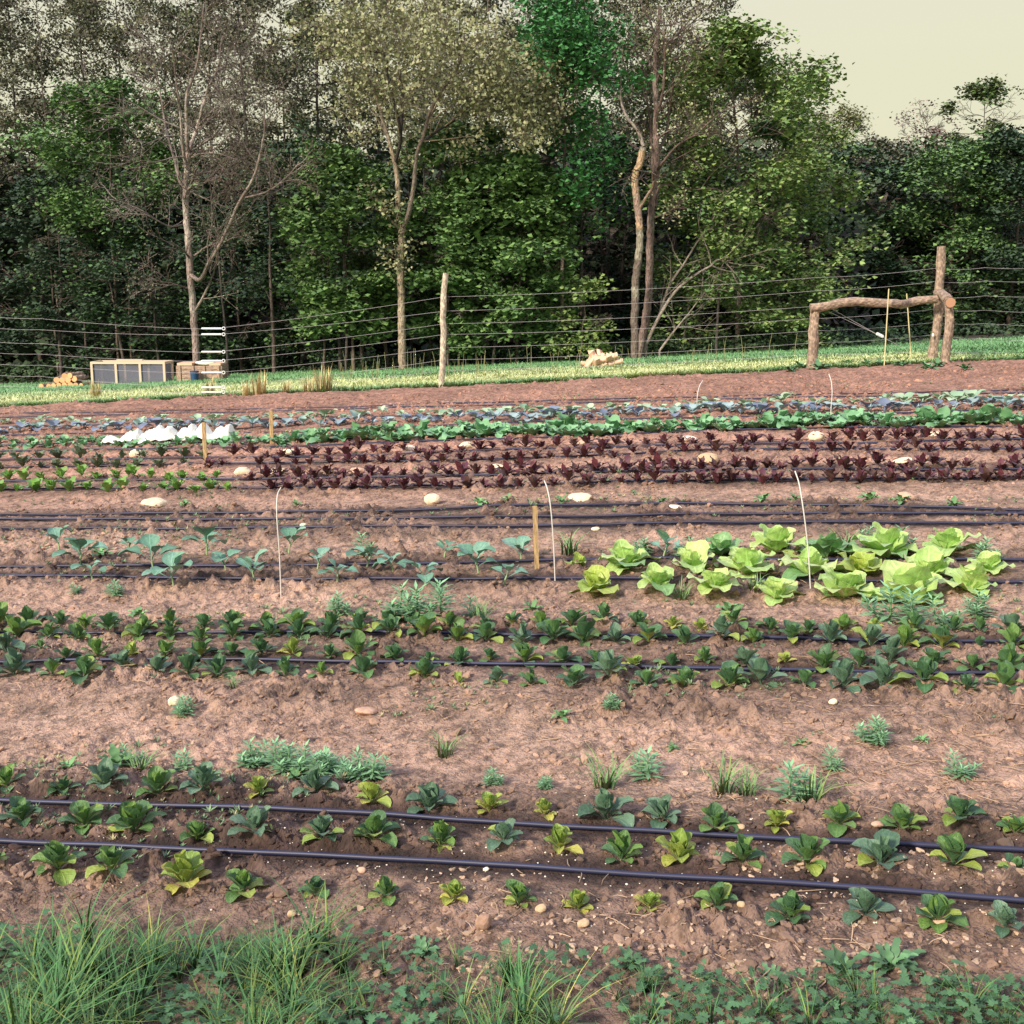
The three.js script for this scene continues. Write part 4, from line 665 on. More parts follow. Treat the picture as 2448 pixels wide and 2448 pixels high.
  const o = V(post[0].x, G(post[0].x, -22.3), -22.3); fence.children.forEach((c) => { c.position.sub(o); }); fence.position.copy(o);
  place(fence, 'wire_fence', 'seven-strand wire fence on rough log posts along the field', 'fence');
  for (const [x0, y0, x1, y1, label] of [[905, 525, 865, 1195, 'taller bamboo cane leaning in front of the log brace rail'], [1077, 570, 1128, 1165, 'shorter bamboo cane standing behind the log brace rail']]) {
    const d = label[0] === 't' ? 21.85 : 22.9, t = at(...zP(x0, y0), d), b = at(...zP(x1, y1), d); b.y = Math.min(b.y, G(b.x, -d)) - 0.03; const pts = [0, 0.25, 0.5, 0.75, 1].map((k) => b.clone().lerp(t, k));
    place(new THREE.Mesh(new Build().tube(pts, [0.013, 0.0125, 0.012, 0.0115, 0.011], 6, white).geometry(b), M.bamboo), 'bamboo_cane', label, 'cane', 'bamboo canes at the fence').position.copy(b);
  }
}
{ // timber frame coop with mesh sides
  const dC = 29.2, foot = (x) => { const p = at(...zH(x, 360), dC); p.y = G(p.x, p.z); return p; }, a = foot(548), b = foot(1215), coop = new THREE.Group(), ex = b.clone().sub(a).setY(0), L = ex.length(), H = 0.56, D = 0.7, t = 0.055; coop.position.copy(a); coop.rotation.y = Math.atan2(-ex.z, ex.x);
  const bar = (n, w, h, d, x, y, z) => { const m = part(coop, n, new THREE.BoxGeometry(w, h, d), M.frameWood); m.position.set(x, y, z); };
  for (const z of [0, -D]) { for (let i = 0; i < 4; i++) bar('post', t, H, t, L * i / 3, H / 2, z); bar('rail', L + t, t, t, L / 2, H + t / 2, z); bar('rail', L + t, t * 0.8, t * 0.7, L / 2, 0.03, z + (z ? 0.05 : -0.05)); }
  for (const x of [0, L]) bar('rail', t, t, D - t, x, H + t / 2, -D / 2);
  bar('roof_board', L * 0.36, 0.03, 0.16, L * 0.45, H + t + 0.02, -D * 0.7);
  const mesh = new THREE.MeshStandardMaterial({ roughness: 0.8, transparent: true, opacity: 0.55, side: THREE.DoubleSide }); mesh.color.setRGB(0.17, 0.18, 0.24);
  for (const z of [-0.012, -D + 0.012]) for (let i = 0; i < 3; i++) { const m = part(coop, 'mesh_panel', new THREE.BoxGeometry(L / 3 - t, H - 0.08, 0.006), mesh); m.position.set(L * (i + 0.5) / 3, H / 2 + 0.03, z); }
  for (const x of [0, L]) { const m = part(coop, 'mesh_panel', new THREE.BoxGeometry(0.006, H - 0.08, D - t), mesh); m.position.set(x, H / 2 + 0.03, -D / 2); }
  place(coop, 'timber_coop', 'low timber frame coop with dark mesh sides at the woods edge', 'coop');
  // plank crate, blue tub, white sack
  const c = foot(1335), e = foot(1735), w = e.x - c.x, crate = new THREE.Group(), h = 0.42; crate.position.copy(c); const dd = 0.6;
  for (let i = 0; i < 4; i++) { const p = part(crate, 'plank', new THREE.BoxGeometry(w, h / 4 - 0.012, 0.03), M.crateWood); p.position.set(w / 2, h / 8 + i * h / 4, 0); const q = part(crate, 'plank', new THREE.BoxGeometry(w, h / 4 - 0.012, 0.03), M.crateWood); q.position.set(w / 2, h / 8 + i * h / 4, -dd); for (const x of [-0.016, w + 0.016]) { const s = part(crate, 'plank', new THREE.BoxGeometry(0.03, h / 4 - 0.012, dd), M.crateWood); s.position.set(x, h / 8 + i * h / 4, -dd / 2); } }
  for (const x of [0.06, w * 0.36, w * 0.62, w - 0.06]) { const p = part(crate, 'batten', new THREE.BoxGeometry(0.06, h, 0.025), M.crateWood); p.position.set(x, h / 2, 0.028); }
  const lid = part(crate, 'lid_board', new THREE.BoxGeometry(w * 0.34, 0.06, dd), M.billet); lid.position.set(w * 0.17, h + 0.035, -dd / 2); const lid2 = part(crate, 'lid_board', new THREE.BoxGeometry(w * 0.26, 0.05, dd), M.billet); lid2.position.set(w * 0.87, h + 0.03, -dd / 2);
  place(crate, 'plank_crate', 'weathered plank crate beside the timber coop, below the tall bare tree', 'crate');
  const tub = new THREE.Mesh(new THREE.LatheGeometry([[0, 0.004], [0.085, 0.004], [0.095, 0.03], [0.105, 0.27], [0.115, 0.275], [0.115, 0.29], [0.10, 0.288], [0.088, 0.03], [0, 0.025]].map(([x, y]) => new THREE.Vector2(x, y)), 24), M.blue); tub.position.set(c.x + w * 0.44, c.y + 0.01, c.z + 0.2); place(tub, 'blue_tub', 'dark blue tub standing in front of the plank crate', 'tub');
  const sack = new THREE.Mesh(lumpGeometry(950, 3, 0.18, 0.5), new THREE.MeshStandardMaterial({ color: 0xe6e6d2, roughness: 0.9 })); sack.scale.set(0.24, 0.13, 0.2); sack.position.set(c.x + w * 0.6, c.y + h + 0.05, c.z - 0.25); place(sack, 'white_sack', 'white sack lying on top of the plank crate', 'sack');
}
{ // round logs piled at the left
  const l = [[70, 360, 26], [140, 364, 24], [185, 360, 26], [232, 360, 27], [285, 362, 28], [340, 362, 27], [388, 360, 24], [440, 362, 20], [213, 326, 28], [265, 328, 28], [318, 330, 29], [378, 322, 29], [287, 293, 28], [337, 290, 27]], r = rng(960), base = V(0, 0, -29), names = ['outermost left', 'second', 'third', 'fourth', 'fifth', 'sixth', 'seventh', 'last and smallest'];
  l.forEach(([x, y, q], i) => {
    const d = -base.z, p = at(...zH(x, y), d), R = q / 3.864 / F * d, o = new THREE.Group(), len = 0.42 + 0.1 * r(); if (i < 8) p.y = G(p.x, p.z) + R - 0.01; else p.y += G(p.x, p.z) + 0.11 - at(...zH(x, 360), d).y;
    part(o, 'bark', logTube([V(0, 0, -len), V(0, 0, -len / 2), V(0, 0, 0)], R, R, i, { steps: 6, rough: 0.04 }), M.log); const f = part(o, 'cut_face', new THREE.CylinderGeometry(R * 0.95, R * 0.95, 0.01, 18).rotateX(Math.PI / 2), M.cut); f.position.z = 0.008;
    o.position.copy(p); o.rotation.y = (r() - 0.5) * 0.5;
    place(o, 'cut_log', i < 8 ? `sawn log with orange end, bottom layer of the pile, ${i === 7 ? 'rightmost' : ord(i + 1) + ' from left'}` : i < 12 ? `sawn log with orange end, second layer of the pile, ${ord(i - 7)} from left` : `sawn log with orange end on top of the pile, ${i === 12 ? 'left' : 'right'} of two`, 'log', 'sawn logs piled by the coop');
  });
  // split firewood heaped at the woods edge
  const b0 = pick(...full(1140, 694)), rr = rng(970), W = 52 * K / F * -b0.z, Hh = 15 * K / F * -b0.z, tri = new THREE.CylinderGeometry(0.075, 0.075, 0.36, 3, 1).rotateZ(Math.PI / 2), layer = [12, 10, 7, 4]; 
  layer.forEach((n, j) => { for (let i = 0; i < n; i++) { const m = new THREE.Mesh(tri, M.billet), fx = (i + 0.5) / n - 0.5; m.position.set(b0.x + fx * W * (1.15 - 0.22 * j) + (rr() - 0.5) * 0.06, b0.y + 0.05 + j * Hh * 0.3, b0.z - 0.1 - 0.35 * rr()); m.rotation.set(rr() * 6, rr() * 3, (rr() - 0.5) * 0.5); m.scale.setScalar(0.8 + 0.5 * rr()); place(m, 'firewood_billet', `split firewood billet, ${ord(i + 1)} from left in ${['the bottom', 'the second', 'the third', 'the top'][j]} layer of the heap`, 'firewood', 'split firewood heaped at the woods edge'); } });
}

// ================================================================== WOODS
const pathOf = (zf, depth, list) => list.map(([x, y, dz]) => at(...zf(x, y), depth + (dz ?? 0)));
const shade = (c, v) => [c[0] * v, c[1] * v, c[2] * v];
function barkColor(base, seed, lichen = 0) { return (t, p) => { const n = 0.7 + 0.6 * vnoise(p.x * 3 + seed, p.y * 4, seed), l = lichen * smooth(0.62, 0.75, vnoise(p.x * 2 + 9, p.y * 2.3 + seed, seed + 5)); return [base[0] * n + l, base[1] * n + l, base[2] * n + l * 0.9]; }; }
function grow(b, p, dir, len, rad, lvl, o, tips, r) {
  const segs = lvl >= o.max ? 2 : 4, pts = [p.clone()], d = dir.clone(), q = p.clone();
  for (let i = 0; i < segs; i++) { d.x += (r() - 0.5) * o.wander; d.y += (r() - 0.5) * o.wander + o.up; d.z += (r() - 0.5) * o.wander; d.normalize(); q.addScaledVector(d, len / segs); pts.push(q.clone()); }
  b.tube(pts, pts.map((_, i) => Math.max(o.thin ?? 0.008, rad * (1 - 0.7 * i / segs))), lvl >= 2 ? 3 : 4, o.bark);
  if (lvl >= o.max - 1) for (let i = 1; i < pts.length; i++) tips.push(pts[i]);
  if (lvl >= o.max) return;
  const n = o.n[Math.min(lvl, o.n.length - 1)];
  for (let k = 0; k < n; k++) {
    const t = 0.2 + 0.8 * (k + r()) / n, f = Math.min(t, 0.999) * segs, i = Math.floor(f), at_ = pts[i].clone().lerp(pts[i + 1], f - i), side = randomDir(r); side.y *= o.flat ?? 1;
    const cd = pts[i + 1].clone().sub(pts[i]).normalize().multiplyScalar(Math.cos(o.angle)).addScaledVector(side.cross(d).normalize(), Math.sin(o.angle)); cd.y *= o.flat ?? 1; cd.normalize();
    grow(b, at_, cd, len * o.ratio * (1.15 - 0.5 * t) * (0.7 + 0.6 * r()), rad * (1 - 0.65 * t) * 0.6, lvl + 1, o, tips, r);
  }
}
function leafOut(tips, r, { per, spread, size, tilt, colors, narrow = 0.42, keep = () => true }) {
  const b = new Build(), N = V(), A = V(), B = V();
  for (const t of tips) for (let k = 0; k < per; k++) {
    const x = t.x + (r() + r() + r() - 1.5) * spread, y = t.y + (r() + r() + r() - 1.5) * spread * 0.6, z = t.z + (r() + r() + r() - 1.5) * spread; if (!keep(x, y, z, r)) continue;
    N.copy(randomDir(r)).multiplyScalar(tilt).add(Y).normalize(); A.copy(randomDir(r)).cross(N).normalize(); B.crossVectors(N, A); const s = size * (0.6 + 0.8 * r()), c = shade(colors[Math.floor(r() * colors.length)], 0.86 + 0.28 * r());
    b.leaf(x, y, z, A.x, A.y, A.z, B.x, B.y, B.z, s, s * narrow, c, 0.3);
  }
  return b;
}
function finish(base, name, label, category, group, trunk, limbs, crown) {
  const o = new THREE.Group(); o.position.copy(base); part(o, 'trunk', trunk.geometry(base), M.bark); if (limbs && limbs.k) part(o, 'limbs', limbs.geometry(base), M.bark); if (crown && crown.k) part(o, 'crown', crown.geometry(base), M.foliage); return place(o, name, label, category, group);
}
function toGround(p) { return [V(p.x, G(p.x, p.z) - 0.2, p.z), p]; }
const px2m = (w, d) => w * K / F * d;   // width on the 1932 px view to metres
const GREEN = [[0.11, 0.215, 0.065], [0.145, 0.265, 0.08], [0.08, 0.165, 0.06]], OLIVE = [[0.10, 0.14, 0.055], [0.13, 0.165, 0.065], [0.08, 0.11, 0.05]], DEEP = [[0.032, 0.068, 0.036], [0.042, 0.085, 0.042], [0.028, 0.058, 0.034]], BUD = [[0.29, 0.31, 0.17], [0.24, 0.27, 0.14], [0.32, 0.32, 0.19]], BROWN = [[0.115, 0.115, 0.085], [0.14, 0.135, 0.09], [0.095, 0.11, 0.065]], SPRING = [[0.19, 0.29, 0.09], [0.24, 0.34, 0.10], [0.14, 0.24, 0.075]], EMERALD = [[0.05, 0.19, 0.06], [0.06, 0.22, 0.065]];

// hero trees: stems and main limbs follow the photograph, finer limbs grow from them
function heroTree({ name, label, seed, depth, zf, stems, bark, o, leaf, limbsPer = 1 }) {
  const r = rng(seed), trunk = new Build(), limbs = new Build(), tips = [], base = V();
  stems.forEach(({ pts, w0, w1, main, kids = 4, len = 2.2, from = 0.15, z = zf, col }, k) => {
    let P = pathOf(z, depth, pts); if (k === 0) { P = [V(P[0].x, G(P[0].x, P[0].z) - 0.15, P[0].z), ...P]; base.set(P[0].x, G(P[0].x, P[0].z), P[0].z); }
    const c = new THREE.CatmullRomCurve3(P, false, 'centripetal'), N = Math.max(8, P.length * (main ? 7 : 4)), pts3 = c.getPoints(N), r0 = px2m(w0, depth) / 2, r1 = px2m(w1, depth) / 2;
    pts3.forEach((p, i) => { if (i) { p.x += (r() - 0.5) * r0 * 0.25; p.z += (r() - 0.5) * r0 * 0.3; } });
    (main ? trunk : limbs).tube(pts3, pts3.map((_, i) => lerp(r0, r1, i / N) * (k === 0 && i < 2 ? 1.35 - 0.2 * i : 1)), main ? 12 : 6, col ?? bark, main ? (an, l) => 1 + 0.22 * (vnoise(Math.cos(an) * 1.6 + 7, l * 2.2 + Math.sin(an) * 1.6, seed) - 0.5) : null);
    for (let q = 0; q < kids; q++) { const t = from + (1 - from) * (q + r()) / kids, i = Math.min(N - 1, Math.floor(t * N)), dir = pts3[i + 1].clone().sub(pts3[i]).normalize().multiplyScalar(0.75).addScaledVector(randomDir(r), 0.8).normalize(); dir.y = Math.abs(dir.y) * 0.8; grow(limbs, pts3[i], dir, len * (0.6 + 0.7 * r()) * (1.15 - 0.5 * t), Math.max(0.015, lerp(r0, r1, t) * 0.45), 1, { bark, ...o }, tips, r); }
    tips.push(pts3[N]);
  });
  return finish(base, name, label, 'tree', null, trunk, limbs, leaf ? leafOut(tips, r, leaf) : null);
}
const tan = barkColor([0.29, 0.23, 0.21], 3, 0.16), darkBark = barkColor([0.06, 0.05, 0.05], 4), midBark = barkColor([0.19, 0.15, 0.13], 5, 0.05);
heroTree({ name: 'bare_tree', label: 'tall pale bare tree with many forked leaders behind the plank crate', seed: 1001, depth: 30.5, zf: z1, bark: tan,
  stems: [
    { pts: [[940, 1960], [935, 1800], [925, 1700], [910, 1500], [900, 1350], [885, 1150], [880, 950], [885, 850], [893, 740]], w0: 14, w1: 11, main: true, kids: 5, from: 0.35, len: 1.6 },
    { pts: [[893, 740], [885, 620, -0.3], [888, 400, -0.5], [940, 250, -0.6], [965, 60, -0.6], [985, -120, -0.5]], w0: 8, w1: 2, kids: 9 }, { pts: [[893, 740], [935, 620, 0.3], [975, 480, 0.4], [1010, 360, 0.5], [1060, 260, 0.6], [1090, 60, 0.7]], w0: 8, w1: 2, kids: 9 },
    { pts: [[885, 850], [862, 700, -0.3], [850, 540, -0.6], [825, 330, -0.8], [800, 120, -0.9]], w0: 7, w1: 2, kids: 8 }, { pts: [[880, 950], [845, 900, 0.3], [815, 780, 0.6], [765, 600, 0.9], [740, 440, 1.1], [700, 230, 1.2]], w0: 7, w1: 2, kids: 9 },
    { pts: [[905, 1440], [960, 1470, -0.4], [1010, 1380, -0.7], [1090, 1240, -1.0], [1190, 1020, -1.3], [1270, 880, -1.5], [1310, 740, -1.6], [1335, 600, -1.8], [1330, 470, -1.9]], w0: 8, w1: 2.5, kids: 10, len: 1.8 }, { pts: [[1200, 1000, -1.3], [1340, 965, -1.5], [1450, 890, -1.7], [1530, 800, -1.8]], w0: 4, w1: 1.5, kids: 6, len: 1.3 },
    { pts: [[930, 1330], [1010, 1275, -0.3], [1130, 1240, -0.6], [1200, 1180, -0.7]], w0: 4, w1: 1.5, kids: 6, len: 1.2 }, { pts: [[890, 860], [1000, 855, 0.3], [1110, 845, 0.5], [1180, 825, 0.6], [1330, 835, 0.7]], w0: 4, w1: 1.5, kids: 7, len: 1.2 },
    { pts: [[900, 770], [960, 745, -0.4], [1060, 740, -0.6], [1180, 780, -0.7]], w0: 4, w1: 1.5, kids: 5, len: 1.2 }, { pts: [[910, 730], [1000, 670, 0.3], [1120, 590, 0.5], [1240, 530, 0.7]], w0: 4, w1: 1.5, kids: 7, len: 1.4 },
    { pts: [[880, 1150], [780, 1160, 0.4], [660, 1090, 0.6], [560, 1030, 0.8], [420, 990, 1]], w0: 4, w1: 1.2, kids: 8, len: 1.4, col: darkBark }, { pts: [[870, 1010], [900, 940, -0.5], [990, 910, -0.8], [1070, 880, -1]], w0: 3.5, w1: 1.2, kids: 5, len: 1 }, { pts: [[920, 970, -0.3], [1010, 1010, -0.6], [1130, 1060, -0.8]], w0: 3, w1: 1.2, kids: 5, len: 1 },
    { pts: [[900, 1520], [800, 1500, -0.4], [700, 1530, -0.6]], w0: 3, w1: 1, kids: 4, len: 0.9 },
  ], o: { max: 3, n: [4, 5, 4], wander: 0.55, up: 0.03, angle: 0.75, ratio: 0.55, thin: 0.007 },
  leaf: { per: 1, spread: 0.35, size: 0.05, tilt: 1.5, colors: BROWN } });
heroTree({ name: 'blossoming_tree', label: 'straight trunked tree with pale yellow-green blossom crown left of the white post', seed: 1002, depth: 30.3, zf: z2, bark: barkColor([0.38, 0.31, 0.23], 6, 0.05),
  stems: [
    { pts: [[440, 1925], [436, 1780], [433, 1600], [430, 1450], [433, 1250], [440, 1170]], w0: 15, w1: 13, main: true, kids: 2, from: 0.6, len: 1.4 },
    { pts: [[440, 1180], [415, 1100], [415, 950], [395, 800], [365, 680], [330, 560, 0.3], [290, 430, 0.5], [250, 300, 0.7], [220, 120, 0.8]], w0: 11, w1: 3, main: true, kids: 10, from: 0.4, len: 2.2 },
    { pts: [[440, 1180], [475, 1090, -0.3], [505, 920, -0.6], [525, 740, -0.9], [560, 640, -1], [600, 500, -1.1], [680, 360, -1.2], [760, 240, -1.3], [800, 60, -1.4]], w0: 9, w1: 3, main: true, kids: 11, from: 0.4, len: 2.2, col: midBark },
    { pts: [[400, 790], [430, 640, -0.6], [400, 480, -0.9], [360, 330, -1.1], [340, 180, -1.2], [250, 150, -1.4]], w0: 7, w1: 2, kids: 9, col: darkBark }, { pts: [[430, 640, -0.6], [440, 430, -0.3], [420, 200, 0], [430, 0, 0.2]], w0: 6, w1: 2, kids: 9, col: darkBark },
    { pts: [[540, 690, -0.9], [640, 610, -0.5], [740, 550, -0.2], [850, 450, 0.2], [1000, 400, 0.4]], w0: 6, w1: 2, kids: 12, col: darkBark }, { pts: [[850, 450, 0.2], [960, 560, 0], [1060, 640, -0.4], [1150, 740, -0.7]], w0: 4, w1: 1.5, kids: 10, from: 0.05, len: 1.5 }, { pts: [[900, 430, 0.3], [1020, 520, 0.6], [1120, 500, 0.8], [1220, 460, 1]], w0: 4, w1: 1.5, kids: 8, len: 1.6 },
  ], o: { max: 3, n: [4, 5, 4], wander: 0.5, up: 0.02, angle: 0.8, ratio: 0.55, thin: 0.007 },
  leaf: { per: 4, spread: 0.42, size: 0.09, tilt: 1.2, colors: BUD } });
heroTree({ name: 'slender_tree', label: 'thin straight tree with emerald crown left of the dead trunk', seed: 1003, depth: 31, zf: z2, bark: midBark,
  stems: [{ pts: [[1358, 1915], [1362, 1600], [1366, 1300], [1372, 1050], [1375, 800], [1378, 550], [1380, 250], [1390, 0], [1390, -150]], w0: 7, w1: 3, main: true, kids: 16, from: 0.42, len: 1.7 }, { pts: [[1378, 560], [1320, 420, 0.4], [1290, 250, 0.6], [1290, 60, 0.7]], w0: 4, w1: 2, kids: 8, from: 0.3, len: 1.5 }, { pts: [[1378, 600], [1430, 420, -0.4], [1450, 250, -0.6], [1450, 50, -0.7]], w0: 4, w1: 2, kids: 9, from: 0.3, len: 1.5 }],
  o: { max: 3, n: [4, 4, 4], wander: 0.5, up: 0.0, angle: 0.8, ratio: 0.55 }, leaf: { per: 5, spread: 0.5, size: 0.13, tilt: 0.8, colors: EMERALD } });
{ const peel = (t, p) => { const y = (p.y - G(p.x, p.z)), n = vnoise(p.y * 3, p.x * 5, 8); return y > 3.3 && y < 5.2 ? [0.44 * (0.8 + 0.4 * n), 0.31 * (0.8 + 0.4 * n), 0.22] : y > 1.6 && n > 0.5 ? [0.33, 0.30, 0.24] : [0.19, 0.15, 0.13]; };
  heroTree({ name: 'dead_tree', label: 'dead snag with peeling orange bare wood beside the twin trunk', seed: 1004, depth: 30.2, zf: z2, bark: peel,
    stems: [{ pts: [[1782, 1935], [1780, 1760], [1783, 1600], [1785, 1480], [1803, 1340], [1812, 1200], [1803, 1100], [1788, 980], [1782, 870], [1812, 790], [1832, 700]], w0: 15, w1: 12, main: true, kids: 0 }, { pts: [[1832, 700], [1800, 610], [1742, 540], [1702, 440], [1700, 290]], w0: 7, w1: 3, kids: 1, len: 0.7, col: tan }, { pts: [[1808, 1060], [1850, 990, -0.2], [1880, 940, -0.3], [1892, 900, -0.4]], w0: 6, w1: 3, main: true, kids: 0 }], o: { max: 2, n: [2, 2], wander: 0.5, up: 0.05, angle: 0.7, ratio: 0.5 } }); }
heroTree({ name: 'budding_tree', label: 'tall rough trunk with bare crooked limbs right of the dead snag', seed: 1005, depth: 30.8, zf: z2, bark: barkColor([0.22, 0.155, 0.14], 9, 0.07),
  stems: [{ pts: [[1800, 1925], [1835, 1750], [1858, 1600], [1866, 1450], [1872, 1200], [1884, 1000], [1906, 850], [1902, 650], [1906, 450], [1895, 300], [1905, 100], [1930, -100]], w0: 17, w1: 7, main: true, kids: 12, from: 0.5, len: 2.4 },
    { z: z3, pts: [[15, 1050], [45, 930, 0.4], [120, 925, 0.7], [220, 950, 0.9], [360, 945, 1], [450, 980, 1], [590, 950, 1.1]], w0: 5, w1: 2, kids: 7, len: 1.3 }, { z: z3, pts: [[30, 840], [70, 780, -0.5], [150, 690, -0.8], [250, 630, -1.1], [330, 560, -1.2]], w0: 6, w1: 2, kids: 7, len: 1.5 }, { z: z3, pts: [[20, 760], [80, 620, 0.4], [100, 450, 0.7], [130, 250, 0.9], [160, 60, 1]], w0: 6, w1: 2, kids: 8, len: 1.6, from: 0.3 }, { z: z3, pts: [[15, 560], [60, 380, -0.5], [70, 150, -0.7], [60, -60, -0.8]], w0: 6, w1: 2, kids: 8, len: 1.6 }, { z: z2, pts: [[1890, 960], [1870, 560, 0.5], [1860, 480, 0.6], [1835, 350, 0.8], [1820, 150, 1]], w0: 5, w1: 2, kids: 8, len: 1.5 },
    { z: z3, pts: [[0, 1120], [60, 1090, -0.3], [150, 1050, -0.5]], w0: 4, w1: 1.5, kids: 3, len: 0.9 }],
  o: { max: 3, n: [4, 4, 4], wander: 0.5, up: 0.05, angle: 0.7, ratio: 0.55, thin: 0.008 }, leaf: { per: 1, spread: 0.4, size: 0.06, tilt: 1.2, colors: BUD } });

// broad crowned trees drawn from a crown outline on the photograph: [u, v of crown top, v of crown foot, half width]
function crownTree(name, label, group, seed, depth, { u, base, trunkW = 6, top, foot, half, lean = 0, per = 11, size = 0.125, colors, flat = 0.45, spread = 0.42, n1 = 26, bark = midBark, tilt = 0.7, gap = 0.42, profile = (t) => Math.pow(Math.sin(Math.PI * (0.12 + 0.8 * t)), 0.7), levels = 2, kids = [5, 5] }) {
  const r = rng(seed), b0 = at(...full(u, base ?? 690), depth); b0.y = G(b0.x, b0.z); const yTop = at(...full(u, top), depth).y, yFoot = at(...full(u, foot), depth).y, R = px2m(half, depth), xTop = b0.x + px2m(lean, depth);
  const trunk = new Build(), limbs = new Build(), tips = [], N = 12, ax = []; let wx = 0, wz = 0;
  for (let i = 0; i <= N; i++) { const t = i / N; wx += (r() - 0.5) * 0.16; wz += (r() - 0.5) * 0.16; ax.push(V(lerp(b0.x, xTop, t * t) + wx * t, lerp(b0.y - 0.2, yTop - 0.3, t), b0.z + wz * t)); }
  const r0 = px2m(trunkW, depth) / 2; trunk.tube(ax, ax.map((_, i) => r0 * (1 - 0.82 * i / N)), 7, bark);
  for (let k = 0; k < n1; k++) {
    const t = (k + r()) / n1, y = lerp(yFoot, yTop, t), f = Math.min(0.999, Math.max(0, (y - b0.y) / (yTop - b0.y))) * N, i = Math.floor(f), p = ax[i].clone().lerp(ax[i + 1], f - i), az = k * 2.4 + r() * 0.8, up = lerp(0.05, 0.9, t * t), len = R * profile(t) * (0.75 + 0.45 * r());
    grow(limbs, p, V(Math.cos(az) * Math.cos(up), Math.sin(up), Math.sin(az) * Math.cos(up)), len, r0 * 0.38 * (1 - 0.5 * t), 2 - levels + 0, { max: 2, n: levels === 2 ? [kids[0], kids[1]] : kids, wander: 0.4, up: -0.005, angle: 0.75, ratio: 0.5, flat, bark, thin: 0.008 }, tips, r);
  }
  return finish(b0, name, label, 'tree', group, trunk, limbs, leafOut(tips, r, { per, spread, size, tilt, colors, keep: (x, y, z) => vnoise(x * 0.9 + seed, y * 2.1 + z * 0.6, seed) > gap - 0.05 && vnoise(x * 3.1, y * 3.3 + z, seed + 3) > gap - 0.2 }));
}
const under = 'leafy understory trees at the woods edge';
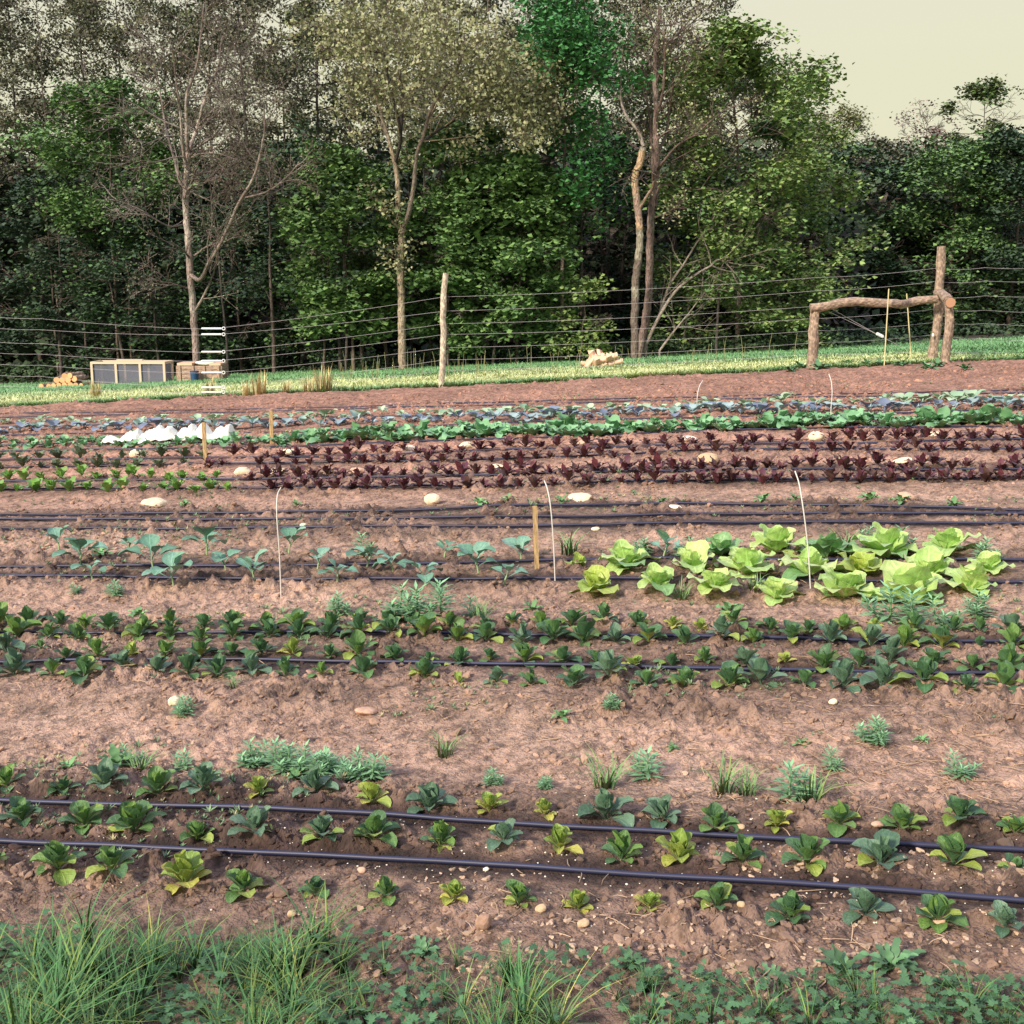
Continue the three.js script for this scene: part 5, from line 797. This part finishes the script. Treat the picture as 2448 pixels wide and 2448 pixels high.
const wood = [
  ['understory_maple', 'leafy green tree left of the blossoming trunk', 2001, 31, { size: 0.15, per: 13, u: 668, top: 280, foot: 615, half: 88, colors: [...GREEN, SPRING[2]] }],
  ['understory_maple', 'leafy green tree just right of the blossoming trunk', 2002, 31.4, { size: 0.15, per: 13, u: 845, top: 300, foot: 620, half: 88, colors: GREEN }],
  ['understory_maple', 'leafy green tree behind the white fence post', 2003, 32.6, { size: 0.15, per: 13, u: 890, top: 245, foot: 600, half: 125, colors: [...GREEN, SPRING[0]] }],
  ['understory_maple', 'leafy green tree midway between the white post and the dead snag', 2004, 31.2, { size: 0.15, per: 13, u: 975, top: 310, foot: 610, half: 112, colors: GREEN }],
  ['understory_maple', 'small pale green sapling just left of the dead snag', 2005, 30.5, { u: 1095, top: 520, foot: 655, half: 55, colors: SPRING, n1: 10, per: 4, trunkW: 4 }],
  ['understory_maple', 'leafy tree with layered green sprays left of the tall bare tree', 2006, 35, { u: 225, top: 175, foot: 430, half: 120, colors: GREEN, n1: 22 }],
  ['understory_maple', 'low green tree above the timber coop', 2007, 35, { u: 250, top: 430, foot: 665, half: 140, colors: [...DEEP, GREEN[2]], n1: 20 }],
  ['understory_maple', 'low dark green tree above the sawn log pile', 2008, 36, { u: 110, top: 360, foot: 650, half: 110, colors: DEEP, n1: 20 }],
  ['understory_maple', 'low green tree right of the tall bare tree', 2009, 35, { u: 455, top: 420, foot: 670, half: 110, colors: [...DEEP, GREEN[2]], n1: 20 }],
  ['understory_maple', 'green tree between the bare tree and the blossoming trunk', 2010, 35, { u: 570, top: 250, foot: 650, half: 95, colors: [...DEEP, OLIVE[0], GREEN[2]], n1: 24 }],
  ['understory_maple', 'dark green tree behind the dead snag', 2011, 37, { u: 1130, top: 260, foot: 640, half: 100, colors: DEEP, n1: 26 }],
  ['broadleaf_tree', 'large spring green tree leaning right over the log brace', 2012, 33, { u: 1390, top: 62, foot: 650, half: 165, lean: -20, trunkW: 10, colors: [...SPRING, GREEN[1], OLIVE[1]], n1: 44, per: 13, size: 0.13, gap: 0.40, profile: (t) => 0.55 + 0.5 * Math.sin(Math.PI * (0.15 + 0.75 * t)) - 0.55 * smooth(0.75, 1, t) }],
  ['broadleaf_tree', 'green tree with drooping foliage behind the left post of the log brace', 2013, 36, { u: 1465, top: 190, foot: 660, half: 80, colors: [...GREEN, OLIVE[0], SPRING[2]], n1: 32 }],
  ['broadleaf_tree', 'dark green tree behind the middle of the log brace', 2014, 46, { u: 1590, top: 300, foot: 655, half: 110, base: 660, colors: [...DEEP, GREEN[2]], n1: 34, per: 15, size: 0.155, spread: 0.6, trunkW: 9 }],
  ['broadleaf_tree', 'dusky brown-green tree left of the tall fence post', 2015, 50, { u: 1680, top: 305, foot: 650, half: 95, base: 655, colors: [...BROWN, ...DEEP], n1: 34, per: 15, size: 0.155, spread: 0.6, trunkW: 9 }],
  ['broadleaf_tree', 'big rounded green tree behind the tall fence post', 2016, 45, { u: 1785, top: 305, foot: 650, half: 130, base: 650, colors: [...GREEN, DEEP[1]], n1: 38, per: 15, size: 0.155, spread: 0.6, trunkW: 10 }],
  ['broadleaf_tree', 'dark green tree at the right edge of the woods', 2017, 44, { u: 1900, top: 275, foot: 650, half: 110, base: 645, colors: DEEP, n1: 34, per: 15, size: 0.155, spread: 0.6, trunkW: 10 }],
  ['broadleaf_tree', 'tall loose crowned tree rising above the woods at the right edge', 2018, 56, { u: 1822, top: 168, foot: 290, half: 62, base: 655, colors: [...OLIVE, GREEN[0]], n1: 18, per: 9, size: 0.16, spread: 0.45, gap: 0.40, trunkW: 6 }],
  ['broadleaf_tree', 'sparse pinkish tree on the skyline left of the tall loose tree', 2019, 58, { u: 1730, top: 215, foot: 310, half: 55, base: 655, colors: [[0.25, 0.17, 0.16], [0.2, 0.15, 0.13]], n1: 18, per: 4, size: 0.12, spread: 0.5, gap: 0.38, trunkW: 5, flat: 0.9 }],
  ['broadleaf_tree', 'sparse beige-green tree on the skyline right of the spring green tree', 2020, 55, { u: 1565, top: 220, foot: 320, half: 65, base: 655, colors: [...BUD, OLIVE[1]], n1: 20, per: 6, size: 0.12, spread: 0.5, gap: 0.38, trunkW: 5, flat: 0.9 }],
  ['broadleaf_tree', 'low brownish tree on the skyline in the gap of sky', 2021, 58, { u: 1645, top: 275, foot: 340, half: 60, base: 655, colors: [...BROWN, OLIVE[2]], n1: 18, per: 3, size: 0.16, spread: 0.5, trunkW: 5, flat: 0.9 }],
];
for (const [name, label, seed, depth, o] of wood) crownTree(name, label, name === 'understory_maple' ? under : 'broadleaf trees along the woods', seed, depth, o);
{ // tall budding trees of the woods behind: dim sparse crowns that let the sky through
  const r = rng(3000), spots = [[-20, 41], [60, 44], [120, 40], [190, 46], [270, 42], [335, 48], [430, 44], [480, 39], [545, 47], [610, 42], [680, 46], [720, 50], [800, 44], [870, 48], [935, 42], [1000, 47], [1060, 51], [1120, 43], [1180, 48], [1250, 44], [1330, 48], [1400, 46]];
  spots.forEach(([u, d], i) => crownTree('budding_forest_tree', `slender budding tree in the woods behind, ${ord(i + 1)} from the left`, 'tall budding trees deep in the woods', 3100 + i, d, { u: u + (r() - 0.5) * 20, base: 680, top: u > 1290 ? 150 + 60 * r() : -40 - 120 * r() + (u > 1100 ? 90 : 0), foot: 330 + 60 * r(), half: 75 + 35 * r(), trunkW: 6 + 5 * r() + (i === 7 ? 3 : 0), colors: i % 4 === 0 ? [...BUD, ...BROWN] : i % 3 === 0 ? [...OLIVE, ...BROWN] : [...BROWN, ...BROWN, OLIVE[2]], n1: 22, per: 8, size: 0.105, spread: 0.36, flat: 1, tilt: 1.2, gap: 0.34, bark: i % 2 ? darkBark : midBark, kids: [5, 5], profile: (t) => 0.4 + 0.6 * Math.sin(Math.PI * (0.1 + 0.7 * t)) }));
}
{ // saplings whose thin stems show along the woods edge
  const r = rng(3500), us = [[118, 35], [165, 35], [232, 34], [300, 34], [432, 31.5], [520, 33], [610, 31], [640, 31], [652, 30.5], [685, 33], [729, 32], [780, 34], [812, 33], [866, 32], [905, 34], [930, 31], [975, 33], [1000, 35], [1098, 32], [1290, 33], [1318, 34], [1350, 31]];
  us.forEach(([u, d], i) => {
    const b = at(...full(u, 690), d); b.y = G(b.x, b.z); const h = 3.2 + 3.2 * r(), lx = (r() - 0.5) * (i === 8 ? 2.2 : 0.8), t = new Build(), l = new Build(), tips = [], pts = [0, 0.2, 0.4, 0.6, 0.8, 1].map((k) => V(b.x + lx * k * k + (r() - 0.5) * 0.1, b.y - 0.1 + h * k, b.z + (r() - 0.5) * 0.12)), R = 0.035 + 0.035 * r(), bk = barkColor(r() < 0.4 ? [0.17, 0.135, 0.12] : [0.10, 0.085, 0.08], i);
    t.tube(pts, pts.map((_, k) => R * (1 - 0.15 * k)), 6, bk); for (let k = 0; k < 7; k++) { const q = pts[2 + Math.floor(r() * 4)]; grow(l, q, V(r() - 0.5, 0.15, r() - 0.5).normalize(), 1.0 + 0.6 * r(), 0.014, 1, { max: 2, n: [3, 4], wander: 0.4, up: 0, angle: 0.8, ratio: 0.55, flat: 0.5, bark: bk, thin: 0.006 }, tips, r); }
    finish(b, 'sapling', `thin sapling stem at the woods edge, ${ord(i + 1)} from the left`, 'sapling', 'saplings along the woods edge', t, l, leafOut(tips, r, { per: 4, spread: 0.35, size: 0.13, tilt: 0.7, colors: i % 3 ? DEEP : GREEN }));
  });
}
{ // pale dead limbs leaning out of the woods right of the twin trunk
  const r = rng(3600), pale = barkColor([0.34, 0.29, 0.25], 12, 0.1);
  [[[[-60, 1880], [20, 1720], [100, 1500], [180, 1380], [290, 1210], [365, 1150]], 31, 7, 'long pale dead limb leaning up to the right, upper of three'], [[[-40, 1850], [30, 1700], [130, 1540], [250, 1440], [335, 1390], [375, 1355], [425, 1372], [490, 1490]], 30.5, 7, 'pale dead limb with a drooping hooked end, middle of three'], [[[40, 1880], [130, 1760], [220, 1650], [300, 1540]], 30.8, 5, 'short pale dead limb low by the brush, lowest of three']].forEach(([l, d, w, label]) => {
    const P = pathOf(z3, d, l), c = new THREE.CatmullRomCurve3(P, false, 'centripetal').getPoints(24), b = new Build(), R = px2m(w, d) / 2, base = V(c[0].x, G(c[0].x, -d), -d); b.tube([V(c[0].x, G(c[0].x, -d) - 0.1, -d), ...c], [R, ...c.map((_, i) => R * (1 - 0.75 * i / 24))], 6, pale);
    for (let k = 0; k < 9; k++) { const i = 6 + Math.floor(r() * 17), dir = c[i + 1].clone().sub(c[i]).normalize().addScaledVector(randomDir(r), 0.9).normalize(); grow(b, c[i], dir, 0.8 + 0.6 * r(), R * 0.35, 1, { max: 2, n: [3, 3], wander: 0.5, up: 0.03, angle: 0.7, ratio: 0.5, bark: pale, thin: 0.007 }, [], r); }
    place(new THREE.Mesh(b.geometry(base), M.bark), 'dead_limb', label, 'dead limb', 'dead limbs leaning from the woods').position.copy(base);
  });
}
{ // the depth of the woods: a mass of dim foliage and brush nobody could count
  const r = rng(4000), spray = new Build(); { const rr = rng(4001), N = V(), A = V(), B = V(); for (let k = 0; k < 16; k++) { N.copy(randomDir(rr)).multiplyScalar(0.8).add(Y).normalize(); A.copy(randomDir(rr)).cross(N).normalize(); B.crossVectors(N, A); const v = 0.7 + 0.6 * rr(); spray.leaf((rr() - 0.5) * 1.3, (rr() - 0.5) * 0.6, (rr() - 0.5) * 1.3, A.x, A.y, A.z, B.x, B.y, B.z, 0.30, 0.13, [v, v, v], 0.3); } }
  const sg = spray.geometry(), mass = [], brush = [];
  for (let i = 0; i < 16000; i++) {
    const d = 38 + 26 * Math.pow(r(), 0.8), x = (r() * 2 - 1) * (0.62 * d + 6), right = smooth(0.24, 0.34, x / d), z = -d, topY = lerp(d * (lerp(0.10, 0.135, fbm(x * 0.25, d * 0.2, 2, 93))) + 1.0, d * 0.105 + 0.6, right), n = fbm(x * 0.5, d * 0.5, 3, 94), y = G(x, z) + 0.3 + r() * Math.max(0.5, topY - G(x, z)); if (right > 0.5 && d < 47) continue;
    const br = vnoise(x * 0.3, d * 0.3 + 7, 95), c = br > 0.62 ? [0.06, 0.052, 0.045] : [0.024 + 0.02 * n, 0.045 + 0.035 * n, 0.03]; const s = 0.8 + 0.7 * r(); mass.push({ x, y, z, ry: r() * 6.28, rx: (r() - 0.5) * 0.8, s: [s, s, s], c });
  }
  scatter('forest_foliage', 'dim mass of foliage deep inside the woods', sg, foliage(0.8), mass);
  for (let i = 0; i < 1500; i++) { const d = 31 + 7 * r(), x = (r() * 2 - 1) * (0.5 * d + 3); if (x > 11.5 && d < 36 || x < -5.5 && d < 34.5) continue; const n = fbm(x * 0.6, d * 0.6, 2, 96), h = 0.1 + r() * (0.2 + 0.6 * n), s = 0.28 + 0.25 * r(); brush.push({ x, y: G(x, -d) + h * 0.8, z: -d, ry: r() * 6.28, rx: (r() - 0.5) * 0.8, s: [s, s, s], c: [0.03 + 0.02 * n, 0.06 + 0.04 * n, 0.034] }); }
  scatter('forest_brush', 'low dark brush along the edge of the woods', sg, foliage(0.8), brush);
  // bare twiggy trunks in the dark
  const t = new Build(), rr = rng(4100); for (let i = 0; i < 150; i++) { const d = 37 + 20 * rr(), x = (rr() * 2 - 1) * (0.5 * d + 3), h = 4 + 4 * rr(), l = (rr() - 0.5) * 1.4, y = G(x, -d), v = 0.6 + 0.7 * rr(); if (x / d > 0.2) continue; t.tube([V(x, y - 0.2, -d), V(x + l * 0.2, y + h * 0.4, -d), V(x + l, y + h, -d)], [0.10, 0.08, 0.03].map((q) => q * (0.5 + rr())), 5, [0.10 * v, 0.08 * v, 0.075 * v]); }
  place(new THREE.Mesh(t.geometry(), M.bark), 'far_trunks', 'thin far trunks lost in the dark of the woods', null, null, 'stuff');
}
renderer.render(scene, camera);
